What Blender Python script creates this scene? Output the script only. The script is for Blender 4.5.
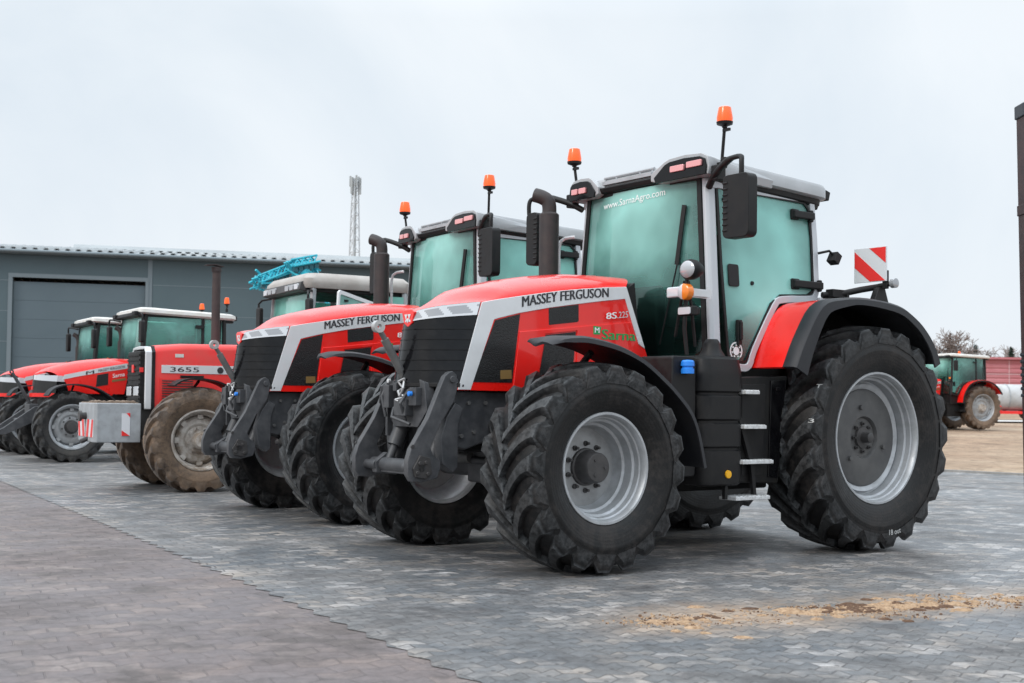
import bpy, bmesh, math, random
from mathutils import Vector as V, Matrix, noise
D = math.radians
PI = math.pi
rnd = random.Random(11)
for o in list(bpy.data.objects):
    bpy.data.objects.remove(o)
scene = bpy.context.scene
COL = scene.collection

# ------------------------------------------------------------------ materials
def nodes_of(m):
    m.use_nodes = True
    nt = m.node_tree
    return nt, nt.nodes, nt.links

def N(nt, typ, **kw):
    n = nt.nodes.new(typ)
    for k, v in kw.items():
        if k == 'inp':
            for i, x in v.items():
                n.inputs[i].default_value = x
        else:
            setattr(n, k, v)
    return n

def math_node(nt, op, a, b=None, c=None, clamp=False):
    n = nt.nodes.new('ShaderNodeMath'); n.operation = op; n.use_clamp = clamp
    for i, x in enumerate((a, b, c)):
        if x is None: continue
        if hasattr(x, 'links'): nt.links.new(x, n.inputs[i])
        else: n.inputs[i].default_value = x
    return n.outputs[0]

def mixc(nt, fac, a, b):
    n = nt.nodes.new('ShaderNodeMix'); n.data_type = 'RGBA'
    for i, x in ((0, fac), (6, a), (7, b)):
        if hasattr(x, 'links'): nt.links.new(x, n.inputs[i])
        elif i == 0: n.inputs[0].default_value = x
        else: n.inputs[i].default_value = (*x[:3], 1)
    return n.outputs[2]

def ramp(nt, fac, stops):
    n = nt.nodes.new('ShaderNodeMapRange'); n.clamp = True
    n.inputs[1].default_value = stops[0]; n.inputs[2].default_value = stops[1]
    n.inputs[3].default_value = stops[2] if len(stops) > 2 else 0
    n.inputs[4].default_value = stops[3] if len(stops) > 3 else 1
    nt.links.new(fac, n.inputs[0]); return n.outputs[0]

def noise_tex(nt, vec, scale, detail=4, rough=.55, dist=0):
    n = nt.nodes.new('ShaderNodeTexNoise')
    n.inputs['Scale'].default_value = scale; n.inputs['Detail'].default_value = detail
    n.inputs['Roughness'].default_value = rough; n.inputs['Distortion'].default_value = dist
    if vec is not None: nt.links.new(vec, n.inputs['Vector'])
    return n.outputs[0]

def MAT(name, base, rough=.5, metal=0., coat=0., base2=None, nscale=6., nrange=(.4, .65), bump=0., bscale=60., rough2=None, spec=None, emit=None):
    m = bpy.data.materials.new(name)
    nt, ns, L = nodes_of(m)
    p = ns['Principled BSDF']
    tc = N(nt, 'ShaderNodeTexCoord')
    p.inputs['Base Color'].default_value = (*base, 1)
    p.inputs['Roughness'].default_value = rough
    p.inputs['Metallic'].default_value = metal
    p.inputs['Coat Weight'].default_value = coat
    p.inputs['Coat Roughness'].default_value = .06
    if spec is not None: p.inputs['Specular IOR Level'].default_value = spec
    if base2 is not None or rough2 is not None:
        f = noise_tex(nt, tc.outputs['Object'], nscale, 6, .62)
        f = ramp(nt, f, nrange)
        if base2 is not None:
            L.new(mixc(nt, f, base, base2), p.inputs['Base Color'])
        if rough2 is not None:
            n = nt.nodes.new('ShaderNodeMapRange'); L.new(f, n.inputs[0]); n.inputs[3].default_value = rough; n.inputs[4].default_value = rough2
            L.new(n.outputs[0], p.inputs['Roughness'])
    if bump:
        b = N(nt, 'ShaderNodeBump'); b.inputs['Strength'].default_value = bump; b.inputs['Distance'].default_value = .01
        L.new(noise_tex(nt, tc.outputs['Object'], bscale, 5), b.inputs['Height']); L.new(b.outputs[0], p.inputs['Normal'])
    if emit:
        p.inputs['Emission Color'].default_value = (*emit[0], 1); p.inputs['Emission Strength'].default_value = emit[1]
    return m

M = {}
M['red'] = MAT('tractor red paint', (.86, .011, .007), .27, coat=.7, base2=(.80, .014, .010), nscale=3., rough2=.40, bump=.02, bscale=9, spec=.35)
M['old_red'] = MAT('weathered red paint', (.76, .026, .024), .45, coat=.2, base2=(.68, .045, .038), nscale=5, rough2=.6, bump=.03, bscale=12)
M['silver'] = MAT('silver paint', (.70, .71, .725), .36, .12, coat=.4, base2=(.66, .67, .68), nscale=5, bump=.015, bscale=15)
M['roofgrey'] = MAT('silver grey roof paint', (.40, .41, .425), .40, .1, coat=.25, base2=(.35, .36, .37), nscale=4)
M['worklens'] = MAT('dull work lamp lens', (.42, .43, .45), .12, .2, coat=.8)
M['frame'] = MAT('silver grey cab frame', (.50, .52, .55), .38, .15, coat=.3)
M['tank_white'] = MAT('dull white tank', (.46, .47, .48), .5, base2=(.38, .38, .38), nscale=3)
M['white'] = MAT('off white paint', (.66, .65, .63), .45, base2=(.60, .57, .52), nscale=7)
M['roofbeige'] = MAT('dull beige roof plastic', (.40, .375, .35), .55, base2=(.33, .30, .275), nscale=4)
M['black'] = MAT('black plastic', (.008, .008, .009), .44, base2=(.016, .015, .015), nscale=9, rough2=.62, bump=.06, bscale=220, spec=.3)
M['gloss_black'] = MAT('gloss black panel', (.0035, .0035, .0045), .10, base2=(.006, .006, .007), nscale=11, rough2=.20, spec=.28)
M['fender'] = MAT('dark grey fender plastic', (.017, .018, .022), .48, base2=(.028, .029, .032), nscale=6, rough2=.62, bump=.04, bscale=160, spec=.35)
M['grey_iron'] = MAT('dark grey painted iron', (.050, .052, .057), .46, .1, base2=(.085, .085, .09), nscale=9, rough2=.6, bump=.05, bscale=90)
M['chassis'] = MAT('chassis black paint', (.008, .008, .009), .55, base2=(.016, .015, .014), nscale=7, bump=.05, bscale=60, spec=.25)
M['rim'] = MAT('silver wheel paint', (.44, .455, .475), .36, .40, base2=(.34, .35, .36), nscale=8, rough2=.5, bump=.02, bscale=50)
M['rim_dark'] = MAT('grey wheel disc', (.072, .071, .072), .5, .1, base2=(.10, .098, .096), nscale=6)
M['rim_light'] = MAT('light wheel disc', (.36, .365, .37), .48, .2, base2=(.27, .27, .27), nscale=7)
M['hub'] = MAT('dark grey hub', (.045, .043, .043), .5, .1, base2=(.065, .06, .06), nscale=12, bump=.03)
M['steel'] = MAT('bare steel', (.55, .55, .56), .35, .6, base2=(.45, .44, .43), nscale=8)
M['link'] = MAT('grey link paint', (.11, .11, .11), .5, .2, base2=(.15, .145, .14), nscale=14)
M['rim_dirty'] = MAT('dirty cream wheel paint', (.50, .46, .42), .6, .05, base2=(.22, .17, .13), nscale=7, bump=.05)
M['galv'] = MAT('galvanised tread', (.70, .71, .72), .42, .3, base2=(.5, .5, .5), nscale=30)
M['exhaust'] = MAT('matt exhaust', (.028, .023, .024), .55, .1, base2=(.042, .032, .03), nscale=10)
M['rust'] = MAT('rusty exhaust pipe', (.055, .040, .038), .75, .1, base2=(.038, .030, .031), nscale=12, bump=.1, bscale=80)
M['orange'] = MAT('orange beacon plastic', (.95, .11, .006), .25, coat=.4, emit=((1, .10, .004), .22))
M['amber'] = MAT('amber lens', (.85, .22, .02), .2, coat=.4)
M['lens'] = MAT('clear lamp lens', (.60, .62, .65), .15, .1, coat=.8)
M['lens_dark'] = MAT('dark lamp reflector', (.33, .34, .36), .15, .2, coat=.8)
M['lens_red'] = MAT('reddish lamp reflector', (.80, .36, .36), .2, .2, coat=.8)
M['blue'] = MAT('blue cap', (.02, .22, .75), .35)
M['yellow'] = MAT('yellow cap', (.85, .42, .01), .4)
M['lettering'] = MAT('dark lettering', (.03, .03, .035), .5)
M['white_letter'] = MAT('white lettering', (.85, .86, .86), .5)
M['grey_letter'] = MAT('grey lettering', (.55, .6, .62), .5)
M['faint_letter'] = MAT('pale window lettering', (.90, .97, .96), .5)
M['green_letter'] = MAT('green lettering', (.02, .33, .09), .5)
M['sign_red'] = MAT('reflective red', (.78, .03, .028), .4)
M['sign_white'] = MAT('reflective white', (.66, .67, .70), .4)
M['brass'] = MAT('brown label', (.22, .13, .04), .5)
M['interior'] = MAT('cab interior', (.016, .017, .018), .7)
M['teal'] = MAT('teal implement paint', (.02, .44, .55), .45, base2=(.03, .34, .44), nscale=9)
M['ballast'] = MAT('ballast grey paint', (.36, .38, .40), .55, base2=(.27, .28, .29), nscale=7, bump=.05, bscale=40)
M['muck'] = MAT('dry dirt on top', (.30, .23, .18), .9, base2=(.16, .11, .08), nscale=30, bump=.4, bscale=40)
M['chalk'] = MAT('tyre chalk', (.55, .55, .54), .9)

def rubber(name, base, dust, dust_rng, dscale=3.):
    m = bpy.data.materials.new(name); nt, ns, L = nodes_of(m); p = ns['Principled BSDF']
    tc = N(nt, 'ShaderNodeTexCoord')
    f = noise_tex(nt, tc.outputs['Object'], dscale, 8, .7)
    f2 = noise_tex(nt, tc.outputs['Object'], 22, 6, .7)
    ff = math_node(nt, 'ADD', math_node(nt, 'MULTIPLY', f, .6), math_node(nt, 'MULTIPLY', f2, .4))
    f = ramp(nt, ff, dust_rng)
    gm = N(nt, 'ShaderNodeNewGeometry')      # scuffed lug edges, with a bluish sky sheen painted into their colour
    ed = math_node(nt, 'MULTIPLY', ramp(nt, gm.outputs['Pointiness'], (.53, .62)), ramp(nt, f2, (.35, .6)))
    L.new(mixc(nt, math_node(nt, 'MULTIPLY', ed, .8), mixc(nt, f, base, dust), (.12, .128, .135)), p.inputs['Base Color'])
    L.new(ramp(nt, ff, (.35, .65, .32, .72)), p.inputs['Roughness'])
    p.inputs['Specular IOR Level'].default_value = .32
    b = N(nt, 'ShaderNodeBump'); b.inputs['Strength'].default_value = .35; b.inputs['Distance'].default_value = .006
    sx = N(nt, 'ShaderNodeSeparateXYZ'); L.new(tc.outputs['Object'], sx.inputs[0])
    rad = math_node(nt, 'SQRT', math_node(nt, 'ADD', math_node(nt, 'MULTIPLY', sx.outputs[0], sx.outputs[0]), math_node(nt, 'MULTIPLY', sx.outputs[2], sx.outputs[2])))
    rings = math_node(nt, 'MULTIPLY', math_node(nt, 'SINE', math_node(nt, 'MULTIPLY', rad, 260.)), .10)      # moulded rings
    L.new(math_node(nt, 'ADD', rings, noise_tex(nt, tc.outputs['Object'], 45, 6, .7)), b.inputs['Height']); L.new(b.outputs[0], p.inputs['Normal'])
    return m
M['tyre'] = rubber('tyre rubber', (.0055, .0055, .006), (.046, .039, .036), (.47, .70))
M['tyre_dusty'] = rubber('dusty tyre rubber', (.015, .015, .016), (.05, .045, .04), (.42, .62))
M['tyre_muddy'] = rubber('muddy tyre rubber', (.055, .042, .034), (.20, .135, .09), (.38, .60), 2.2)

def glass_mat(name, tint, fog, foglo, foghi, scale=1.1, z=None, mid=None):
    """tinted cab glass, misted on the inside: the mist is patchy, clear glass shows the cab through a green tint"""
    m = bpy.data.materials.new(name); nt, ns, L = nodes_of(m)
    ns.remove(ns['Principled BSDF']); out = [n for n in ns if n.type == 'OUTPUT_MATERIAL'][0]
    tc = N(nt, 'ShaderNodeTexCoord')
    tr = N(nt, 'ShaderNodeBsdfTransparent'); tr.inputs[0].default_value = (*tint, 1)
    df = N(nt, 'ShaderNodeBsdfDiffuse'); df.inputs[0].default_value = (*fog, 1)
    tl = N(nt, 'ShaderNodeBsdfTranslucent'); tl.inputs[0].default_value = (*fog, 1)
    mx = N(nt, 'ShaderNodeMixShader'); mx.inputs[0].default_value = .25
    L.new(df.outputs[0], mx.inputs[1]); L.new(tl.outputs[0], mx.inputs[2])
    f = noise_tex(nt, tc.outputs['Object'], scale, 3, .45)
    f = ramp(nt, f, (.34, .66, foglo, foghi))
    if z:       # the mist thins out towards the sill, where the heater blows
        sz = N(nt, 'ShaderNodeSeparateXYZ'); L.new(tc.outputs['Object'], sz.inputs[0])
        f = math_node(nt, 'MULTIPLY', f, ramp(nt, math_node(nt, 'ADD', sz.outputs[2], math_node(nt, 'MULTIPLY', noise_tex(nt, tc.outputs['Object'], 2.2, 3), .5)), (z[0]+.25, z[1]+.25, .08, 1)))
    if mid:     # drier towards the pane edges; the darker top also paints in roof shade
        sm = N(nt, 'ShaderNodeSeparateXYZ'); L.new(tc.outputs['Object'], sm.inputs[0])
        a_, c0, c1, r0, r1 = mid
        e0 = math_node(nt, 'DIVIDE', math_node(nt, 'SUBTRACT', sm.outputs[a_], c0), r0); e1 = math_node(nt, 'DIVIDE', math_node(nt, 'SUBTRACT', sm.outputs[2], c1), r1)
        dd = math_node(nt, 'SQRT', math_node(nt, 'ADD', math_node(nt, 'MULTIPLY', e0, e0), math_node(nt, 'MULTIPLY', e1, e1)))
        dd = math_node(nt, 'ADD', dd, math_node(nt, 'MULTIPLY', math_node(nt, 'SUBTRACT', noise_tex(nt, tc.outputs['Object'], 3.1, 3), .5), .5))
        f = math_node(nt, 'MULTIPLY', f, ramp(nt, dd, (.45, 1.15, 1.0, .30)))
    m2 = N(nt, 'ShaderNodeMixShader'); L.new(f, m2.inputs[0]); L.new(tr.outputs[0], m2.inputs[1]); L.new(mx.outputs[0], m2.inputs[2])
    gl = N(nt, 'ShaderNodeBsdfGlossy'); gl.inputs['Roughness'].default_value = .03; gl.inputs[0].default_value = (.9, 1, .98, 1)
    fr = N(nt, 'ShaderNodeFresnel'); fr.inputs[0].default_value = 1.55
    m3 = N(nt, 'ShaderNodeMixShader'); L.new(fr.outputs[0], m3.inputs[0]); L.new(m2.outputs[0], m3.inputs[1]); L.new(gl.outputs[0], m3.inputs[2])
    L.new(m3.outputs[0], out.inputs[0])
    return m
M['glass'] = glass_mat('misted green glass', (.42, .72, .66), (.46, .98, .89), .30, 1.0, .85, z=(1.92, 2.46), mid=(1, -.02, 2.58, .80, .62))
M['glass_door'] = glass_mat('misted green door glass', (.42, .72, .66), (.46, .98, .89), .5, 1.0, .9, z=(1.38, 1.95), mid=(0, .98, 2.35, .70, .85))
M['glass_clear'] = glass_mat('green cab glass', (.45, .78, .70), (.38, .90, .79), .3, .88)

def mesh_mat(name, base, hole, scale):
    m = bpy.data.materials.new(name); nt, ns, L = nodes_of(m); p = ns['Principled BSDF']
    tc = N(nt, 'ShaderNodeTexCoord')
    v = N(nt, 'ShaderNodeTexVoronoi'); v.inputs['Scale'].default_value = scale; L.new(tc.outputs['Object'], v.inputs['Vector'])
    f = ramp(nt, v.outputs[0], (.35, .5))
    L.new(mixc(nt, f, hole, base), p.inputs['Base Color']); p.inputs['Roughness'].default_value = .3
    b = N(nt, 'ShaderNodeBump'); b.inputs['Strength'].default_value = .5; b.inputs['Distance'].default_value = .004
    L.new(f, b.inputs['Height']); L.new(b.outputs[0], p.inputs['Normal'])
    return m
M['mesh'] = mesh_mat('black grille mesh', (.012, .012, .013), (.003, .003, .003), 90)

# ------------------------------------------------------------------ mesh builder
class MB:
    def __init__(s): s.bm = bmesh.new()
    def face(s, pts, mi=0):
        f = s.bm.faces.new([s.bm.verts.new(p) for p in pts]); f.material_index = mi; return f
    def box(s, c, d, rot=None, mi=0):
        r = rot or Matrix.Identity(3); vs = []
        for x in (-.5, .5):
            for y in (-.5, .5):
                for z in (-.5, .5):
                    vs.append(s.bm.verts.new(V(c) + r @ V((x*d[0], y*d[1], z*d[2]))))
        for q in ((0,1,3,2),(4,6,7,5),(0,4,5,1),(2,3,7,6),(0,2,6,4),(1,5,7,3)):
            f = s.bm.faces.new([vs[i] for i in q]); f.material_index = mi
        return s
    def prism(s, pts, axis, a, b, mi=0):
        def P(p, t):
            return {'y': (p[0], t, p[1]), 'x': (t, p[0], p[1]), 'z': (p[0], p[1], t)}[axis]
        fa = a if callable(a) else (lambda p: a); fb = b if callable(b) else (lambda p: b)
        v0 = [s.bm.verts.new(P(p, fa(p))) for p in pts]; v1 = [s.bm.verts.new(P(p, fb(p))) for p in pts]
        n = len(pts)
        fs = [s.bm.faces.new(v0), s.bm.faces.new(v1[::-1])]
        for i in range(n):
            fs.append(s.bm.faces.new((v0[i], v1[i], v1[(i+1) % n], v0[(i+1) % n])))
        for f in fs: f.material_index = mi
        return s
    def loft(s, rings, close=True, caps=True, mi=0):
        vr = [[s.bm.verts.new(p) for p in r] for r in rings]
        n = len(vr[0]); fs = []
        for a, b in zip(vr, vr[1:]):
            for i in range(n if close else n-1):
                j = (i+1) % n
                fs.append(s.bm.faces.new((a[i], a[j], b[j], b[i])))
        if caps:
            fs.append(s.bm.faces.new(vr[0][::-1])); fs.append(s.bm.faces.new(vr[-1]))
        for f in fs: f.material_index = mi
        return s
    def tube(s, pts, r, n=10, caps=True, mi=0, flat=None):
        pts = [V(p) for p in pts]; rs = r if isinstance(r, (list, tuple)) else [r]*len(pts)
        rings = []; up = None
        for i, p in enumerate(pts):
            t = ((pts[min(i+1, len(pts)-1)] - pts[max(i-1, 0)])).normalized()
            if up is None:
                up = V((0,0,1)) if abs(t.z) < .9 else V((1,0,0))
            sd = t.cross(up).normalized(); up = sd.cross(t).normalized()
            k = flat or 1
            rings.append([p + (sd*math.cos(2*PI*j/n) + up*k*math.sin(2*PI*j/n))*rs[i] for j in range(n)])
        return s.loft(rings, True, caps, mi)
    def bar(s, a, b, w, h, upv=(0,0,1), mi=0):
        a, b = V(a), V(b); t = (b-a).normalized(); u = V(upv); sd = t.cross(u)
        if sd.length < 1e-4: sd = t.cross(V((1,0,0)))
        sd.normalize(); u = sd.cross(t)
        q = [(-w/2,-h/2),(w/2,-h/2),(w/2,h/2),(-w/2,h/2)]
        return s.loft([[p + sd*x + u*z for x, z in q] for p in (a, b)], True, True, mi)
    def strip(s, pts, w, h, side=(0,1,0), mi=0):
        """rectangular section swept along a path; w along `side`, h across it"""
        pts = [V(p) for p in pts]; sd = V(side).normalized(); rings = []
        for i, p in enumerate(pts):
            t = (pts[min(i+1, len(pts)-1)] - pts[max(i-1, 0)]).normalized(); u = sd.cross(t).normalized()
            rings.append([p+sd*w/2+u*h/2, p-sd*w/2+u*h/2, p-sd*w/2-u*h/2, p+sd*w/2-u*h/2])
        return s.loft(rings, True, True, mi)
    def lathe(s, prof, n=48, axis='y', c=(0,0,0), mi=0, a0=0, a1=2*PI):
        full = abs(a1-a0-2*PI) < 1e-6; rows = []
        for k in range(n if full else n+1):
            a = a0 + (a1-a0)*k/n; ca, sa = math.cos(a), math.sin(a); row = []
            for h, r in prof:
                p = {'y': (r*sa, h, r*ca), 'z': (r*ca, r*sa, h), 'x': (h, r*ca, r*sa)}[axis]
                row.append(s.bm.verts.new((c[0]+p[0], c[1]+p[1], c[2]+p[2])))
            rows.append(row)
        m = len(rows)
        for k in range(m if full else m-1):
            a, b = rows[k], rows[(k+1) % m]
            for i in range(len(prof)-1):
                f = s.bm.faces.new((a[i], a[i+1], b[i+1], b[i])); f.material_index = mi
        return s
    def grid(s, fn, nu, nv, mi=0):
        g = [[s.bm.verts.new(fn(i/nu, j/nv)) for j in range(nv+1)] for i in range(nu+1)]
        for i in range(nu):
            for j in range(nv):
                f = s.bm.faces.new((g[i][j], g[i+1][j], g[i+1][j+1], g[i][j+1])); f.material_index = mi(i, j) if callable(mi) else mi
        return s
    def ball(s, c, r, sc=(1,1,1), seg=16, mi=0):
        q = bmesh.ops.create_uvsphere(s.bm, u_segments=seg, v_segments=seg//2, radius=r)
        for v in q['verts']: v.co = V((v.co.x*sc[0], v.co.y*sc[1], v.co.z*sc[2])) + V(c)
        return s
    def build(s, name, mat, parent=None, bevel=0, smooth=38, solid=0, weld=True):
        if weld: bmesh.ops.remove_doubles(s.bm, verts=s.bm.verts, dist=1e-5)
        bmesh.ops.recalc_face_normals(s.bm, faces=s.bm.faces)
        me = bpy.data.meshes.new(name); s.bm.to_mesh(me); s.bm.free()
        for m in (mat if isinstance(mat, (list, tuple)) else [mat]):
            me.materials.append(M[m] if isinstance(m, str) else m)
        if smooth:
            me.polygons.foreach_set('use_smooth', [True]*len(me.polygons)); me.set_sharp_from_angle(angle=D(smooth))
        o = bpy.data.objects.new(name, me); COL.objects.link(o)
        if parent: o.parent = parent
        if solid:
            md = o.modifiers.new('thick', 'SOLIDIFY'); md.thickness = solid; md.offset = 0
        if bevel:
            md = o.modifiers.new('bevel', 'BEVEL'); md.width = bevel; md.segments = 2; md.limit_method = 'ANGLE'; md.angle_limit = D(40); md.harden_normals = True
        return o

def tag(o, label=None, cat=None, group=None, kind=None):
    if label: o['label'] = label
    if cat: o['category'] = cat
    if group: o['group'] = group
    if kind: o['kind'] = kind
    return o

def empty(name, loc, rz=0):
    o = bpy.data.objects.new(name, None); COL.objects.link(o); o.empty_display_size = .3
    o.location = loc; o.rotation_euler = (0, 0, rz); return o

def copy_tree(o, parent=None, skip=()):
    c = o.copy(); COL.objects.link(c); c.parent = parent
    for ch in list(o.children):
        if ch.name.split('.')[0] in skip: continue
        copy_tree(ch, c, skip)
    return c

_txt = {}
def glyphs(s, bold):
    if (s, bold) not in _txt:
        cu = bpy.data.curves.new('text', 'FONT'); cu.body = s; cu.offset = bold; cu.resolution_u = 3
        ob = bpy.data.objects.new('text', cu); COL.objects.link(ob)
        dg = bpy.context.evaluated_depsgraph_get(); dg.update()
        me = bpy.data.meshes.new_from_object(ob.evaluated_get(dg))
        vs = [tuple(v.co) for v in me.vertices]; fs = [tuple(p.vertices) for p in me.polygons]
        bpy.data.objects.remove(ob); bpy.data.curves.remove(cu); bpy.data.meshes.remove(me)
        x0 = min(v[0] for v in vs); x1 = max(v[0] for v in vs); y0 = min(v[1] for v in vs); y1 = max(v[1] for v in vs)
        _txt[(s, bold)] = ([((v[0]-x0)/(x1-x0), (v[1]-y0)/(y1-y0)) for v in vs], fs)
    return _txt[(s, bold)]

def text(s, name, mat, parent, fn, bold=.02):
    """lettering laid on a surface: fn(u,v) with u,v in 0..1 gives the point"""
    vs, fs = glyphs(s, 0)
    b = MB(); n = len(s)
    w = bold*.55/max(n, 1)
    for k, du in enumerate((-w, 0, w) if bold else (0,)):      # heavier strokes: the same letters laid three times, a hair apart
        p0, p1, p2 = (V(fn(*q)) for q in ((.5,.5),(.6,.5),(.5,.6))); nn = (p1-p0).cross(p2-p0).normalized()*(.0005*k)
        bv = [b.bm.verts.new(V(fn(u+du, v)) + nn) for u, v in vs]
        for f in fs:
            try: b.bm.faces.new([bv[i] for i in f])
            except ValueError: pass
    return b.build(name, mat, parent, smooth=0, weld=False)

def lerp(a, b, t): return a + (b-a)*t
def interp(tab, x):
    if x <= tab[0][0]: return tab[0][1]
    for (x0, y0), (x1, y1) in zip(tab, tab[1:]):
        if x <= x1: return y0 + (y1-y0)*(x-x0)/(x1-x0)
    return tab[-1][1]
def smooth_path(pts, k=3):
    """Catmull-Rom through the points"""
    pts = [V(p) for p in pts]; out = []
    for i in range(len(pts)-1):
        p0, p1, p2, p3 = pts[max(i-1, 0)], pts[i], pts[i+1], pts[min(i+2, len(pts)-1)]
        for j in range(k):
            t = j/k
            out.append(.5*((2*p1)+(p2-p0)*t+(2*p0-5*p1+4*p2-p3)*t*t+(3*p1-p0-3*p2+p3)*t**3))
    out.append(pts[-1]); return out
def rrect(x0, x1, y0, y1, r, n=4):
    out = []
    for cx, cy, a in ((x1-r, y1-r, 0), (x0+r, y1-r, 90), (x0+r, y0+r, 180), (x1-r, y0+r, 270)):
        for i in range(n+1):
            t = D(a + 90*i/n); out.append((cx+r*math.cos(t), cy+r*math.sin(t)))
    return out

# ------------------------------------------------------------------ wheels
def tyre_mesh(R, W, rr, n, h, sweep, crown=.03, lw=.034, worn=1.):
    b = MB(); half = []
    H = W/2
    prof = [(.76*H, rr-.004), (.80*H, rr+.012), (.90*H, rr+.05), (.985*H, lerp(rr, R, .33)), (1.0*H, lerp(rr, R, .42)), (1.012*H, lerp(rr, R, .45)), (1.012*H, lerp(rr, R, .50)), (1.0*H, lerp(rr, R, .52)),
            (.995*H, lerp(rr, R, .60)), (.98*H, R-h-crown-.035), (.93*H, R-h-crown-.006), (.78*H, R-h-crown*.6), (.4*H, R-h-crown*.2), (0, R-h)]
    prof = prof + [(-y, r) for y, r in prof[-2::-1]]
    b.lathe(prof, 72)
    def P(al, y, r): return (r*math.sin(al), y, r*math.cos(al))
    for sg in (1, -1):
        for k in range(n):
            a0 = 2*PI*(k + (0 if sg > 0 else .5))/n; rings = []
            for s in (-.07, .06, .2, .36, .52, .68, .82, .93, 1.0, 1.025, 1.035):
                sc = max(s, 0)
                al = a0 - sweep*(1-(1-min(sc, 1))**1.55) + (sweep*.10 if s < 0 else 0)
                y = sg*min(s, 1.)*H*.955
                wid = lw*(1.05 + .45*sc**2)
                Rt = R - crown*min(sc, 1)**2; Rb = R - h - crown*min(sc, 1)**2*1.05 - .012
                if s > 1: 
                    y = sg*H*(.985 if s < 1.03 else 1.012); Rt -= (.022 if s < 1.03 else .060); Rb = R - h - crown - .075
                wt, wb = wid/R, wid*lerp(1.45, 2.15, sc**2)/R
                rings.append([P(al-wb, y, Rb), P(al-wt, y, Rt), P(al+wt*.92, y, Rt), P(al+wb*.95, y, Rb)])
            b.loft(rings, False, False)
            for q in (rings[0], rings[-1]): b.face(q)
    return b

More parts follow.
